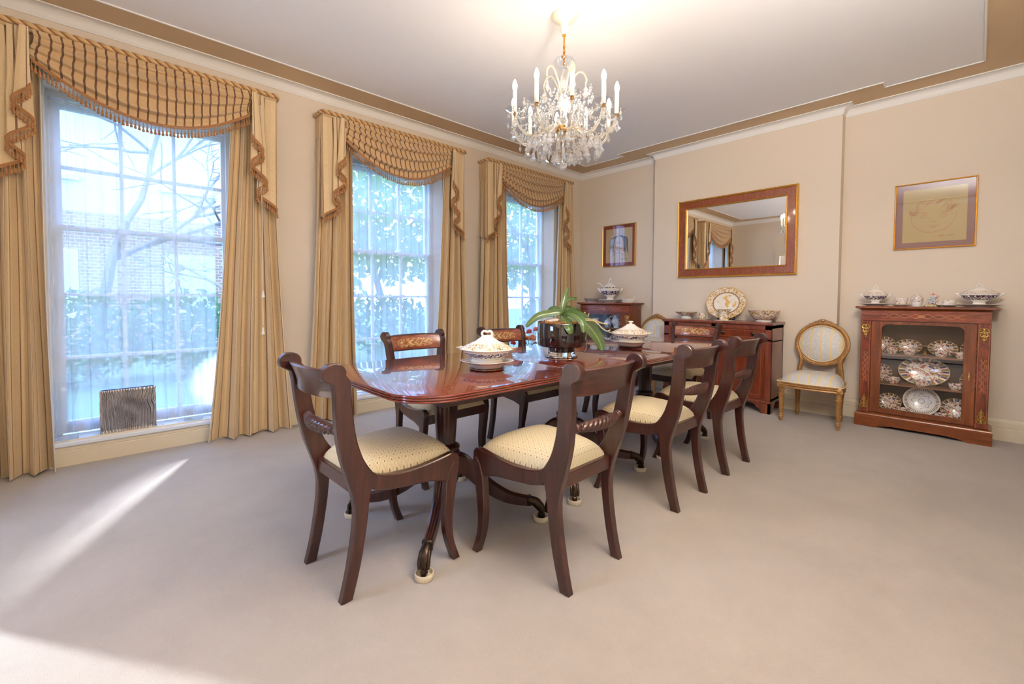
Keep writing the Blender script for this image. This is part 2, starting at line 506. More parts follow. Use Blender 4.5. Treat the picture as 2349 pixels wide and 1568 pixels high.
M['imari'] = imari()
M['imari_plate'] = imari('imari_plate_centre', True)
def polar(t):
    s = t.xyz(t.uvc())
    return t.math('ARCTAN2', s[1], s[0]), t.math('SQRT', t.math('ADD', t.math('MULTIPLY', s[0], s[0]), t.math('MULTIPLY', s[1], s[1])))
def imari_rim():
    t = NT('imari_border'); a, r = polar(t)
    f = t.math('FRACT', t.math('MULTIPLY', a, 14 / (2 * pi)))
    col = t.ramp(f, [(0, srgb(46, 38, 98)), (.30, srgb(200, 160, 90)), (.36, srgb(120, 120, 62)), (.62, srgb(186, 80, 52)), (.74, srgb(228, 214, 186)), (.94, srgb(200, 160, 90))], 'CONSTANT')
    col = t.mix(t.math('GREATER_THAN', t.math('ABSOLUTE', t.math('SUBTRACT', r, .84)), .125), col, srgb(206, 170, 100))
    return t.P(color=col, rough=.12, coat=.3)
M['imari_rim'] = imari_rim()
def gold_platter():
    t = NT('gold_bird_platter'); a, r = polar(t); uv = t.mapping(t.uvc(), (.16, .16, .16))
    n = t.noise(uv, 46, 4, .6, 2.0); n2 = t.noise(t.mapping(uv, loc=(3, 2, 1)), 22, 3, .5, 1.2)
    white = srgb(240, 232, 218); g = srgb(206, 164, 92); g2 = srgb(158, 116, 62)
    rim = t.math('GREATER_THAN', r, .70)
    pat = t.math('MULTIPLY', rim, t.math('GREATER_THAN', n, .50))
    col = t.mix(pat, white, g)
    col = t.mix(t.math('MULTIPLY', rim, t.math('GREATER_THAN', n, .60)), col, g2)
    ring = t.math('LESS_THAN', t.math('ABSOLUTE', t.math('SUBTRACT', r, t.math('ADD', .63, t.math('MULTIPLY', n, .06)))), .035)
    col = t.mix(ring, col, g2)
    edge = t.math('GREATER_THAN', r, .965)
    col = t.mix(edge, col, srgb(214, 176, 100))
    cen = t.math('MULTIPLY', t.math('LESS_THAN', r, .52), t.math('GREATER_THAN', n2, .57))
    col = t.mix(cen, col, srgb(228, 184, 108))
    return t.P(color=col, rough=.14, coat=.3)
M['gold_platter'] = gold_platter()
M['crystal'] = plain('crystal', (1, 1, 1, 1), .0, trans=.82, ior=1.5)
M['candle'] = plain('candle_tube', srgb(240, 232, 214), .4, spec=.5)
# ------------------------------------------------------------------ room shell
XL, XR, YB, YF, BR = -4.034, 0.30, 5.176, -0.80, 5.06
ZC, ZW = 2.89, 2.83
WT = 0.30
WIN = [(-0.22, 0.82), (1.67, 2.75), (3.50, 4.58)]
WZ = (0.15, 2.45)

def wall_cells(mb, axis, pos, back, us, zs, holes):
    """wall with rectangular holes; axis 'x': plane x=pos, u is y; axis 'y': plane y=pos, u is x"""
    def P(u, z, d): return (d, u, z) if axis == 'x' else (u, d, z)
    def solid(i, j):
        if i < 0 or j < 0 or i >= len(us) - 1 or j >= len(zs) - 1: return None
        uc, zc = (us[i] + us[i + 1]) / 2, (zs[j] + zs[j + 1]) / 2
        return not any(h[0] < uc < h[1] and h[2] < zc < h[3] for h in holes)
    for i in range(len(us) - 1):
        for j in range(len(zs) - 1):
            if not solid(i, j): continue
            u0, u1, z0, z1 = us[i], us[i + 1], zs[j], zs[j + 1]
            for d in (pos, back):
                mb.quad(P(u0, z0, d), P(u1, z0, d), P(u1, z1, d), P(u0, z1, d))
            if solid(i - 1, j) is not True: mb.quad(P(u0, z0, pos), P(u0, z1, pos), P(u0, z1, back), P(u0, z0, back))
            if solid(i + 1, j) is not True: mb.quad(P(u1, z0, pos), P(u1, z1, pos), P(u1, z1, back), P(u1, z0, back))
            if solid(i, j - 1) is not True: mb.quad(P(u0, z0, pos), P(u1, z0, pos), P(u1, z0, back), P(u0, z0, back))
            if solid(i, j + 1) is not True: mb.quad(P(u0, z1, pos), P(u1, z1, pos), P(u1, z1, back), P(u0, z1, back))
def weld(mb, d=1e-4):
    key = {}; remap = []; nv = []
    for p in mb.v:
        k = tuple(round(c / d) for c in p)
        if k not in key: key[k] = len(nv); nv.append(p)
        remap.append(key[k])
    mb.v = nv; mb.f = [tuple(remap[i] for i in f) for f in mb.f]
    return mb

b = MB(); b.box((XL - WT, YF - .3, -.12), (XR + .3, YB + .3, 0)); struct('floor', b, M['carpet'])
b = MB(); b.box((XL - WT, YF - .3, ZC), (XR + .3, YB + .3, ZC + .15)); struct('ceiling', b, M['ceiling'])
b = MB(); us = [YF - .2] + [u for w in WIN for u in w] + [YB + .2]
wall_cells(b, 'x', XL, XL - WT, us, [0, WZ[0], WZ[1], ZC], [(a, c, WZ[0], WZ[1]) for a, c in WIN])
struct('wall_left', weld(b), M['wall'])
b = MB()
path = [(XL, YB), (-2.802, YB), (-2.802, BR), (-0.917, BR), (-0.917, YB), (XR, YB)]
poly = path + [(XR, YB + .25), (XL, YB + .25)]
b.prism(poly, 0, ZC, 'z'); struct('wall_back', b, M['wall'])
b = MB(); b.box((XR, YF - .05, 0), (XR + .2, YB + .2, ZC)); struct('wall_right', b, M['wall'])
DO = (-3.03, -0.12, 2.05)
b = MB(); wall_cells(b, 'y', YF, YF - .05, [XL - .2, DO[0], DO[1], XR + .2], [0, DO[2], ZC], [(DO[0], DO[1], 0, DO[2])])
struct('wall_front', weld(b), M['wall'])

ROOM = [(XL, YF), (XL, YB), (-2.802, YB), (-2.802, BR), (-0.917, BR), (-0.917, YB), (XR, YB), (XR, YF)]
def sweep_room(prof, closed=True, skip=()):
    """profile (inward offset, z) swept round the room with mitred corners"""
    mb = MB(); rings = []
    offs = [inset(ROOM, d) for d, z in prof]
    n = len(ROOM)
    for k, (d, z) in enumerate(prof):
        rings.append([mb.vert((offs[k][i][0], offs[k][i][1], z)) for i in range(n)])
    for k in range(len(prof) - 1):
        for i in range(n):
            if i in skip: continue
            j = (i + 1) % n
            mb.face((rings[k][i], rings[k][j], rings[k + 1][j], rings[k + 1][i]))
    return mb
cv = [(0.0, 2.815), (0.006, 2.815), (0.006, 2.824)]
for k in range(9):
    a = k / 8 * pi / 2
    cv.append((0.008 + 0.060 * (1 - cos(a)), 2.826 + 0.058 * sin(a)))
cv += [(0.070, 2.880), (0.079, 2.880), (0.079, 2.8885)]
struct('trim_1', sweep_room(cv), M['cove'], smooth=50)['label'] = 'white cove round the ceiling'
struct('trim_2', sweep_room([(0.079, 2.8875), (0.320, 2.8875)]), M['band'])['label'] = 'tan painted band along the ceiling edge'
struct('trim_3', sweep_room([(0.318, 2.8885), (0.318, 2.881), (0.330, 2.881), (0.330, 2.8885)]), M['cove'])['label'] = 'thin white bead inside the tan band'
bb = [(0, .166), (.006, .166), (.011, .158), (.012, .146), (.016, .142), (.016, .104), (.013, .101), (.013, .097), (.017, .094), (.017, 0)]
struct('baseboard_left', sweep_room(bb, skip=(1, 2, 3, 4, 5, 6, 7)), M['trim'])
struct('baseboard_back', sweep_room(bb, skip=(0, 6, 7)), M['trim'])
struct('baseboard_right', sweep_room(bb, skip=(0, 1, 2, 3, 4, 5, 7)), M['trim'])
b = MB()   # closed box added past the doorway to keep sky light out
b.quad((-4.7, YF - .05, 0), (1.0, YF - .05, 0), (1.0, -3.4, 0), (-4.7, -3.4, 0))
b.quad((-4.7, YF - .05, 2.6), (1.0, YF - .05, 2.6), (1.0, -3.4, 2.6), (-4.7, -3.4, 2.6))
b.quad((-4.7, -3.4, 0), (1.0, -3.4, 0), (1.0, -3.4, 2.6), (-4.7, -3.4, 2.6))
b.quad((-4.7, YF - .05, 0), (-4.7, -3.4, 0), (-4.7, -3.4, 2.6), (-4.7, YF - .05, 2.6))
b.quad((1.0, YF - .05, 0), (1.0, -3.4, 0), (1.0, -3.4, 2.6), (1.0, YF - .05, 2.6))
b.quad((-4.7, YF - .05, 0), (XL - .2, YF - .05, 0), (XL - .2, YF - .05, 2.6), (-4.7, YF - .05, 2.6))
b.quad((1.0, YF - .05, 0), (XR + .2, YF - .05, 0), (XR + .2, YF - .05, 2.6), (1.0, YF - .05, 2.6))
struct('wall_sky_block', b, M['wall'])
# white architrave of the doorway behind the camera
b = MB(); 
for lo, hi in (((DO[0] - .09, YF, 0), (DO[0], YF + .02, DO[2] + .09)), ((DO[1], YF, 0), (DO[1] + .09, YF + .02, DO[2] + .09)), ((DO[0], YF, DO[2]), (DO[1], YF + .02, DO[2] + .09))):
    b.box(lo, hi)
struct('trim_4', b, M['trim'])

# ------------------------------------------------------------------ windows
XS = -4.284          # sash plane
for k, (y0, y1) in enumerate(WIN):
    w = bpy.data.objects.new('window_%d' % (k + 1), None); COL.objects.link(w); w['kind'] = 'structure'
    g0, g1 = y0 + .062, y1 - .062
    b = MB()
    t = .02
    # box frame
    b.box((XS - .04, y0, WZ[0]), (XS + .05, y0 + .035, WZ[1])); b.box((XS - .04, y1 - .035, WZ[0]), (XS + .05, y1, WZ[1]))
    b.box((XS - .04, y0 + .035, WZ[1] - .04), (XS + .05, y1 - .035, WZ[1]))
    part('frame', b, M['winwhite'], w, 30)
    for nm, z0, z1, xo, nrow, mid0, mid1 in (('upper_sash', 1.545, 2.41, XS - .012, 2, .036, .05), ('lower_sash', .165, 1.58, XS + .026, 3, .08, .036)):
        b = MB()
        b.box((xo - .018, y0 + .035, z0), (xo + .018, g0, z1)); b.box((xo - .018, g1, z0), (xo + .018, y1 - .035, z1))
        b.box((xo - .018, g0, z0), (xo + .018, g1, z0 + mid0)); b.box((xo - .018, g0, z1 - mid1), (xo + .018, g1, z1))
        za, zb = z0 + mid0, z1 - mid1
        for i in (1, 2):
            yy = g0 + (g1 - g0) * i / 3; b.box((xo - .014, yy - .011, za), (xo + .014, yy + .011, zb))
        for i in range(1, nrow):
            zz = za + (zb - za) * i / nrow; b.box((xo - .0135, g0, zz - .011), (xo + .0135, g1, zz + .011))
        part(nm, b, M['winwhite'], w, 30)
        b = MB(); b.box((xo - .002, g0 - .004, za - .004), (xo + .002, g1 + .004, zb + .004)); part('glass_pane', b, M['glass'], w, 0)
    b = MB(); b.rbox((XS + .05, y0 + .001, WZ[0] - .0), (XL + .001, y1 - .001, WZ[0] + .006), .002, 1)
    b.rbox((XL, y0 - .03, .126), (XL + .03, y1 + .03, WZ[0] + .006), .006, 1)
    part('sill', b, M['winwhite'], w, 30)
    b = MB()   # brass sash lifts
    for yy in (y0 + .32, y1 - .32):
        b.rbox((XS + .044, yy - .02, .19), (XS + .058, yy + .02, .205), .003, 1)
    part('sash_lift', b, M['brass'], w)

# ------------------------------------------------------------------ garden outside
def leafmat(name, c0, c1):
    t = NT(name); t.t.nodes.remove(t.b)
    n = t.noise(t.obj(), 1.5, 3)
    col = t.mix(n, c0, c1)
    d = t.n('ShaderNodeBsdfDiffuse'); s = t.n('ShaderNodeBsdfTranslucent'); mx = t.n('ShaderNodeMixShader'); mx.inputs[0].default_value = .45
    L = t.t.links.new
    L(col, d.inputs[0]); L(col, s.inputs[0]); L(d.outputs[0], mx.inputs[1]); L(s.outputs[0], mx.inputs[2]); L(mx.outputs[0], t.out.inputs[0])
    return t.m
M['leaf1'] = leafmat('garden_leaves', srgb(96, 128, 70), srgb(176, 196, 116))
M['leaf2'] = leafmat('shrub_leaves', srgb(70, 110, 80), srgb(130, 164, 110))
M['lawn'] = paint('lawn', srgb(120, 146, 104), .9, .5)
M['bark'] = paint('bark', srgb(150, 136, 128), .9, .4)
M['render'] = paint('house_render', srgb(232, 226, 218), .8, .1)
M['slate'] = paint('roof_slate', srgb(170, 172, 180), .7, .3)
def brick():
    t = NT('house_brick'); c = t.mapping(t.obj(), (1, 1, 1), rot=(0, radians(90), radians(90)))
    bt = t.n('ShaderNodeTexBrick'); t.set(bt.inputs['Vector'], c)
    bt.inputs['Color1'].default_value = srgb(186, 140, 116); bt.inputs['Color2'].default_value = srgb(168, 120, 100); bt.inputs['Mortar'].default_value = srgb(210, 200, 190)
    bt.inputs['Scale'].default_value = 3.2
    return t.P(color=bt.outputs[0], rough=.85)
M['brickm'] = brick()
M['flagstone'] = paint('flagstone', srgb(196, 190, 180), .85, .2)

b = MB(); b.box((-40, -22, -.32), (XL - WT, 40, -.22)); g = struct('garden_lawn', b, M['lawn'])

h = thing('brick_house', 'brick house with pale render and slate roof beyond the garden trees', 'house', (-14.5, -3.0, -.22))
b = MB(); b.box((-4, -8, 0), (0, 6.2, 3.3)); part('brick_wall', b, M['brickm'], h, 0)
b = MB(); b.box((-4, -8, 3.3), (0, 6.2, 7.2)); part('upper_wall', b, M['render'], h, 0)
b = MB(); b.prism([(-4.4, 7.2), (.4, 7.2), (-2, 10.6)], -8.3, 6.5, 'y'); part('roof', b, M['slate'], h, 0)
for yy in (-5.5, -2.2, 1.6, 4.3):
    for zz, hh in ((.9, 1.5), (4.1, 1.5)):
        b = MB(); b.box((-.05, yy, zz), (.03, yy + 1.1, zz + hh)); b.box((.03, yy - .06, zz - .1), (.10, yy + 1.16, zz)); fw = part('window', b, M['winwhite'], h, 0)
        b = MB(); b.box((.025, yy + .08, zz + .08), (.04, yy + 1.02, zz + hh - .08)); part('pane', b, M['glass'], fw, 0)

def leaves(mb, centre, rad, n, size, rng, shell=.5):
    for _ in range(n):
        while True:
            p = Vector((rng.uniform(-1, 1), rng.uniform(-1, 1), rng.uniform(-1, 1)))
            if shell < p.length < 1 or (p.length < 1 and rng.random() < .3): break
        c = Vector(centre) + Vector((p.x * rad[0], p.y * rad[1], p.z * rad[2]))
        a = Vector((rng.gauss(0, 1), rng.gauss(0, 1), rng.gauss(0, 1))).normalized()
        d = a.orthogonal().normalized(); s = size * rng.uniform(.6, 1.3)
        mb.quad(c - a * s, c + d * s * .45, c + a * s, c - d * s * .45)
def branches(mb, p, d, r, L, depth, rng):
    pts = [p]; q = Vector(p); dd = Vector(d).normalized()
    for i in range(4):
        dd = (dd + Vector((rng.gauss(0, .12), rng.gauss(0, .12), rng.gauss(0, .08)))).normalized()
        q = q + dd * (L / 4); pts.append(tuple(q))
    mb.tube(pts, [r, r * .92, r * .82, r * .72, r * .6], 5)
    if depth > 0:
        for k in range(3 if depth > 1 else 4):
            i = rng.choice((2, 3, 4)); 
            side = Vector((rng.gauss(0, 1), rng.gauss(0, 1), rng.gauss(0, .6))).normalized()
            branches(mb, pts[i], dd * .7 + side * .75, r * .55, L * .68, depth - 1, rng)
def tree(name, label, cat, loc, hgt, trunk_h, crown, n, size, mat, seed, bare=False, group=None):
    rng = random.Random(seed)
    t = thing(name, label, cat, loc, 0, group)
    b = MB(); branches(b, (0, 0, 0), (0, 0, 1), .11 if not bare else .09, trunk_h, 4 if bare else 2, rng)
    part('trunk', b, M['bark'], t, 60)
    if n:
        b = MB(); leaves(b, (0, 0, hgt), crown, n, size, rng); part('foliage', b, mat, t, 0)
    return t
tree('bare_tree', 'bare winter tree with thin branches outside the first window', 'tree', (-9.6, -.1, -.22), 0, 2.6, None, 0, 0, None, 3, True)
tree('bare_tree', 'second bare tree, right of the thin-branched one outside the first window', 'tree', (-10.6, 2.1, -.22), 0, 2.7, None, 0, 0, None, 11, True)
tree('leafy_tree', 'leafy garden tree standing outside the middle window', 'tree', (-9.5, 5.2, -.22), 3.3, 2.4, (1.7, 1.9, 1.7), 2600, .12, M['leaf1'], 5)
tree('leafy_tree', 'leafy garden tree standing outside the window nearest the far corner', 'tree', (-9.0, 9.4, -.22), 3.2, 2.4, (1.8, 2.0, 1.7), 2600, .12, M['leaf1'], 6)
tree('leafy_tree', 'bushy tree at the right-hand edge of the first window view', 'tree', (-8.8, 2.9, -.22), 1.5, .9, (1.0, 1.1, 1.1), 1300, .09, M['leaf1'], 8)
for k, (yy, lab) in enumerate(((-.3, 'low garden shrub in front of the house, left of the first window view'), (1.1, 'low garden shrub in front of the house, centre of the first window view'),
                               (4.6, 'rounded shrub under the tree outside the middle window'), (7.2, 'rounded shrub between the two leafy trees'), (9.9, 'rounded shrub under the tree outside the far window'))):
    rng = random.Random(40 + k)
    t = thing('garden_shrub', lab, 'shrub', (-8.9 - .3 * (k % 2), yy, -.22))
    b = MB(); b.tube([(0, 0, 0), (.02, .03, .5)], [.04, .02], 6); part('stem', b, M['bark'], t)
    b = MB(); leaves(b, (0, 0, .75), (.8, .95, .7), 900, .08, rng); part('foliage', b, M['leaf2'], t, 0)

# ------------------------------------------------------------------ window dressing
def tassel(mb, p, L, seg=5, s=1.0):
    x, y, z = p
    mb.lathe([(.0022 * s, 0), (.0022 * s, -.42 * L), (.0062 * s, -.5 * L), (.0066 * s, -.6 * L), (.0042 * s, -.66 * L), (.0088 * s, -.92 * L), (.0070 * s, -L)], seg, (x, y, z))
def fringe_on(mb, pts, spacing, L, seg=5, s=1.0):
    """braid along pts and tassels hanging below it"""
    P = [Vector(p) for p in pts]
    mb.tube([p + Vector((.004, 0, 0)) for p in P], .0055, 5)
    mb.tube([p + Vector((.004, 0, -.011)) for p in P], .0045, 5)
    acc = 0.0
    for i in range(len(P) - 1):
        seglen = (P[i + 1] - P[i]).length
        while acc < seglen:
            q = P[i].lerp(P[i + 1], acc / max(seglen, 1e-6))
            tassel(mb, (q.x + .004, q.y, q.z - .012), L * random.uniform(.92, 1.06), seg, s); acc += spacing
        acc -= seglen
HW = .765; PX = .165     # half width and projection of a pelmet
def swag_pt(s, t, hw=.565):
    b = max(0.0, 1 - abs(2 * s - 1) ** 2.1)
    # soft overlapping pleats: each one swells out and tucks back under the one above
    q = 4.4 * (t ** .9) + .35 * s
    f = q - math.floor(q)
    saw = (f ** 1.6) * (1 - max(0, (f - .80) / .20) ** 2)
    amp = min(1, t * 4) * min(1, (1 - t) * 9 + .12)
    y = -hw + 2 * hw * s
    zz = -.005 - .162 * t * (1 - b) - .385 * t * b * (.93 + .07 * sin(3 * s)) - .012 * t
    x = PX + .012 + .045 * sin(pi * min(1, t * 1.02)) * b + .068 * (saw - .3) * amp * (.22 + .78 * b ** .7)
    return (x, y + .010 * (1 - b) * sin(6 * t), zz - .012 * (saw - .3) * amp * b)
def build_pelmet(label, yc):
    r = thing('window_pelmet', label, 'pelmet', (XL, yc, 2.668))
    b = MB(); b.rbox((.002, -HW + .01, -.018), (PX, HW - .01, .006), .004, 1)
    b.box((.110, -HW + .012, -.16), (.122, HW - .012, -.018))
    for sgn in (-1, 1):
        b.box((.002, sgn * (HW - .012) - .006, -.2), (PX - .045, sgn * (HW - .012) + .006, -.016))
    part('pelmet_board', b, M['swag'], r, 30)
    # swag
    b = MB(); NU, NV = 64, 96
    b.grid(lambda s, t: swag_pt(s, t), NU, NV, uvfn=lambda s, t: (1.62 * (s + .0012 * sin(27 * t)), t))
    sw = part('swag', b, M['swag'], r, 60)
    pts = [swag_pt(i / 60, 1.0) for i in range(61)]
    b = MB(); fringe_on(b, [(p[0] + .002, p[1], p[2]) for p in pts], .0205, .062)
    o = part('tassel_fringe', b, M['fringe'], sw, 50, kind='stuff')
    # tails
    bot = [(.572, -.332), (.648, -.438), (.560, -.540), (.676, -.668), (.606, -.745), (.752, -.872)]
    top = [(.574, 0), (.612, 0), (.588, 0), (.662, 0), (.640, 0), (.757, 0)]
    dep = [.198, .196, .176, .172, .152, .150]
    for sgn in (-1, 1):
        def tp(s, t):
            u = s * 5; i = min(int(u), 4); f = u - i
            f2 = f * f * (3 - 2 * f)
            yb = bot[i][0] + (bot[i + 1][0] - bot[i][0]) * f2; zb = bot[i][1] + (bot[i + 1][1] - bot[i][1]) * f
            yt = top[i][0] + (top[i + 1][0] - top[i][0]) * f2
            d = dep[i] + (dep[i + 1] - dep[i]) * f2 + .006 * sin(pi * f) * t
            k = t ** .9
            return (d + .004 * sin(9 * s + 3 * t), sgn * (yt + (yb - yt) * k), -.006 + (zb + .006) * t)
        b = MB(); b.grid(tp, 60, 14, uvfn=lambda s, t: (s * .62, t))
        # side return back to the wall
        zb = bot[-1][1]
        b.grid(lambda s, t: (.15 * (1 - s) + .006 * s, sgn * (.757 + (.752 - .757) * t), -.006 + (zb + .03 * s) * t), 6, 8, uvfn=lambda s, t: (.62 + s * .15, t))
        tl = part('tail', b, M['curtain'], r, 60)
        b = MB(); fringe_on(b, [tuple(Vector(tp(i / 60, 1.0)) + Vector((.004, 0, 0))) for i in range(61)], .019, .056, 5, 1.05)
        part('tassel_fringe', b, M['fringe'], tl, 50, kind='stuff')
    # twisted cord along the top edge
    ctr = [(.004, -HW, .012), (PX * .5, -HW - .003, .012), (PX - .01, -HW, .012), (PX + .012, -HW + .018, .012)] + \
          [(PX + .014, -HW + .04 + (2 * HW - .08) * i / 120, .012) for i in range(121)] + [(PX + .012, HW - .018, .012), (PX - .01, HW, .012), (PX * .5, HW + .003, .012), (.004, HW, .012)]
    P = [Vector(p) for p in ctr]; acc = [0]
    for i in range(1, len(P)): acc.append(acc[-1] + (P[i] - P[i - 1]).length)
    dense = []
    N = 300
    for k in range(N + 1):
        L = acc[-1] * k / N; i = 0
        while i < len(P) - 2 and acc[i + 1] < L: i += 1
        f = (L - acc[i]) / max(1e-6, acc[i + 1] - acc[i]); dense.append((P[i].lerp(P[i + 1], f), L))
    b = MB(); SEG = 12
    for k, (q, L) in enumerate(dense):
        t = (dense[min(k + 1, N)][0] - dense[max(k - 1, 0)][0]).normalized(); n = Vector((0, 0, 1)); bi = t.cross(n)
        for j in range(SEG + 1):
            a = 2 * pi * j / SEG
            rr = .0165 * (1 + .16 * cos(2 * (a - L * 2 * pi / .11 )))
            b.vert(q + n * rr * cos(a) + bi * rr * sin(a), (2 * (L / .11 - a / (2 * pi)), a))
    for k in range(N):
        for j in range(SEG):
            i0 = k * (SEG + 1) + j; b.face((i0, i0 + 1, i0 + SEG + 2, i0 + SEG + 1))
    part('twisted_cord', b, M['cord'], r, 60)
    return r
WC = [.315, 2.18, 4.02]
pel = build_pelmet('striped gold swag and tails over the first window, nearest the camera', WC[0])
dup(pel, (XL, WC[1], 2.664), label='striped gold swag and tails over the middle window')
dup(pel, (XL, WC[2], 2.662), label='striped gold swag and tails over the window by the far corner')

def curtain(label, t0, t1, b0, b1, inner, folds=4, phase=0.0, group=None):
    """t0..t1 and b0..b1: y span at the top and the floor; inner: -1 if the window is on the low-y side, +1 otherwise"""
    z1 = 2.645; xm = -3.938
    ref = ((t0 + t1) / 2, 0)
    r = thing('curtain', label, 'curtain', (xm, (b0 + b1) / 2, 0))
    wid = .85
    def pt(s, t, off=0.0):
        z = .012 + (z1 - .012) * t
        k = (1 - t) ** 1.25
        y0 = t0 + (b0 - t0) * k; y1 = t1 + (b1 - t1) * k
        w = s + .018 * sin(2 * pi * s * 2.3 + phase)
        ph = 2 * pi * folds * w + phase
        amp = .028 + .034 * k
        c = .92 * sin(ph + .55 * sin(ph)) + .16 * sin(2 * ph + 1.2)
        x = xm + amp * c
        y = y0 + (y1 - y0) * (s + .045 * cos(ph) / folds * 1.6) + .006 * sin(5 * t + 9 * s)
        return (x + off - xm, y - (b0 + b1) / 2, z + .006 * sin(ph * .5) * k)
    b = MB(); b.grid(lambda s, t: pt(s, t), 110, 36, uvfn=lambda s, t: (s * wid, t * 2.6))
    part('face_cloth', b, M['curtain'], r, 75)
    b = MB(); b.grid(lambda s, t: pt(s, t, -.007), 110, 36)
    e = 0 if inner < 0 else 1     # the lining wraps round the edge next to the window
    b.grid(lambda u, t: tuple(Vector(pt(e, t)).lerp(Vector(pt(e, t, -.007)) + Vector((-.002, (-.004 if e == 0 else .004), 0)), u)), 3, 36)
    part('lining', b, M['lining'], r, 75)
    return r
curtain('gold striped curtain on the near side of the first window', -.47, -.235, -.50, -.215, 1, 3, .4)
curtain('wide flaring gold striped curtain between the first and middle windows, beside the pull cord', .78, 1.045, .585, 1.15, -1, 4, 1.0)
curtain('gold striped curtain on the near side of the middle window', 1.42, 1.69, 1.275, 1.715, 1, 4, .2)
curtain('gold striped curtain on the far side of the middle window', 2.72, 2.955, 2.57, 3.04, -1, 4, 2.2)
curtain('gold striped curtain on the near side of the far-corner window', 3.24, 3.57, 3.13, 3.65, 1, 4, .9)
curtain('gold striped curtain in the far corner beside the back wall', 4.585, 4.83, 4.46, 4.98, -1, 4, 1.6)

def net(label, y0, y1, seed, gap=0.0):
    rng = random.Random(seed); xm = -4.212
    r = thing('net_curtain', label, 'net curtain', (xm, (y0 + y1) / 2, 0))
    yc = (y0 + y1) / 2; ph = [rng.uniform(0, 6.28) for _ in range(6)]
    def pt(s, t):
        z = .172 + 2.20 * t
        a = 2 * pi * 11 * s
        x = .011 * sin(a + ph[0] + 1.3 * sin(2 * pi * 2.2 * s + ph[1])) + .004 * sin(2.7 * a + ph[2])
        x *= .7 + .6 * (1 - t)
        y = y0 + (y1 - y0) * (s + .016 * cos(a + ph[3]) + .010 * sin(2 * pi * 3.1 * s + ph[4]) * (1 - t))
        return (x, y - yc, z)
    b = MB(); b.grid(pt, 200, 14); part('net_cloth', b, M['sheer'], r, 70)
    b = MB(); b.grid(lambda s, t: tuple(Vector(pt(s, t * .032 + .001)) + Vector((.003, 0, 0))), 200, 2); part('hem', b, M['sheer'], r, 70)
    b = MB(); b.grid(lambda s, t: (pt(s, 1)[0] + (.012 * cos(pi * t) if t else .012), pt(s, 1)[1], 2.372 + .035 * t + .004 * sin(160 * s)), 120, 3); part('gathered_heading', b, M['sheer'], r, 70)
    b = MB(); b.tube([(0, y0 - yc - .01, 2.385), (0, y1 - yc + .01, 2.385)], .005, 8); part('curtain_wire', b, M['white_plastic'], r)
net('sheer white net curtain across the first window, above the silver vase', WIN[0][0] + .012, WIN[0][1] - .120, 1)
net('sheer white net curtain across the middle window', WIN[1][0] + .012, WIN[1][1] - .012, 2)
net('sheer white net curtain across the window by the far corner', WIN[2][0] + .012, WIN[2][1] - .012, 3)

# pull cord of the first window
r = thing('pull_cord', 'white curtain pull cord with two acorn weights hanging by the striped curtain', 'cord', (-3.86, .948, .83))
b = MB(); b.tube([(0, 0, 1.75), (.004, .004, .9), (0, .002, .05)], .0022, 6); part('string', b, M['white_plastic'], r)
for zz, dy in ((.27, .004), (-.02, 0)):
    b = MB(); b.lathe([(.003, .05), (.006, .046), (.007, .03), (.013, .004), (.013, -.004), (.009, -.006)], 12, (.001, dy, zz)); part('acorn_weight', b, M['white_plastic'], r)
# ------------------------------------------------------------------ dining table
def ring_sweep(mb, outline, prof, cap_top=True, cap_bot=True):
    """stack of inset outlines: prof = [(inset, z)...]"""
    ids = []
    for d, z in prof:
        ids.append([mb.vert((p[0], p[1], z)) for p in (inset(outline, d) if abs(d) > 1e-9 else outline)])
    n = len(outline)
    for k in range(len(ids) - 1):
        for i in range(n):
            j = (i + 1) % n
            mb.face((ids[k][i], ids[k][j], ids[k + 1][j], ids[k + 1][i]))
    if cap_bot: mb.face(ids[0][::-1])
    if cap_top: mb.face(ids[-1])
def round_rect(x0, y0, x1, y1, r, seg=10, corners=(1, 1, 1, 1)):
    pts = []
    for (cx, cy, a0, on) in ((x1 - r, y0 + r, -90, corners[0]), (x1 - r, y1 - r, 0, corners[1]), (x0 + r, y1 - r, 90, corners[2]), (x0 + r, y0 + r, 180, corners[3])):
        if on:
            for k in range(seg + 1):
                a = radians(a0 + 90 * k / seg); pts.append((cx + r * cos(a), cy + r * sin(a)))
        else:
            sx = 1 if cx > (x0 + x1) / 2 else -1; sy = 1 if cy > (y0 + y1) / 2 else -1
            pts.append((cx + sx * r, cy + sy * r))
    return pts
TZ = .745
TX0, TX1, TY0, TY1 = -2.315, -1.318, .785, 3.83
tab = thing('dining_table', 'long mahogany pedestal dining table with reeded edge in the middle of the carpet', 'table', (-1.815, 2.3, 0))
reed = [(.010, TZ - .0305)]
for k in range(3):
    z0 = TZ - .0305 + .0012 + k * .0097
    for q in range(5):
        a = -pi / 2 + pi * q / 4
        reed.append((.0045 - .0045 * cos(a), z0 + .0047 + .0047 * sin(a)))
reed += [(.003, TZ - .0005), (.005, TZ)]
def leaf(y0, y1, c):
    b = MB(); ring_sweep(b, [(x + 1.815, y - 2.3) for x, y in round_rect(TX0, y0, TX1, y1, .19, 12, c)], reed)
    part('table_leaf', b, M['table_wood'], tab, 35)
leaf(TY0, 1.749, (1, 0, 0, 1)); leaf(1.751, 2.769, (0, 0, 0, 0)); leaf(2.771, TY1, (0, 1, 1, 0))
b = MB(); b.box((-.36, -1.30, .66), (.36, 1.32, .709)); part('under_frame', b, M['dark_wood'], tab, 0)
PED = [1.25, 2.185, 3.14]
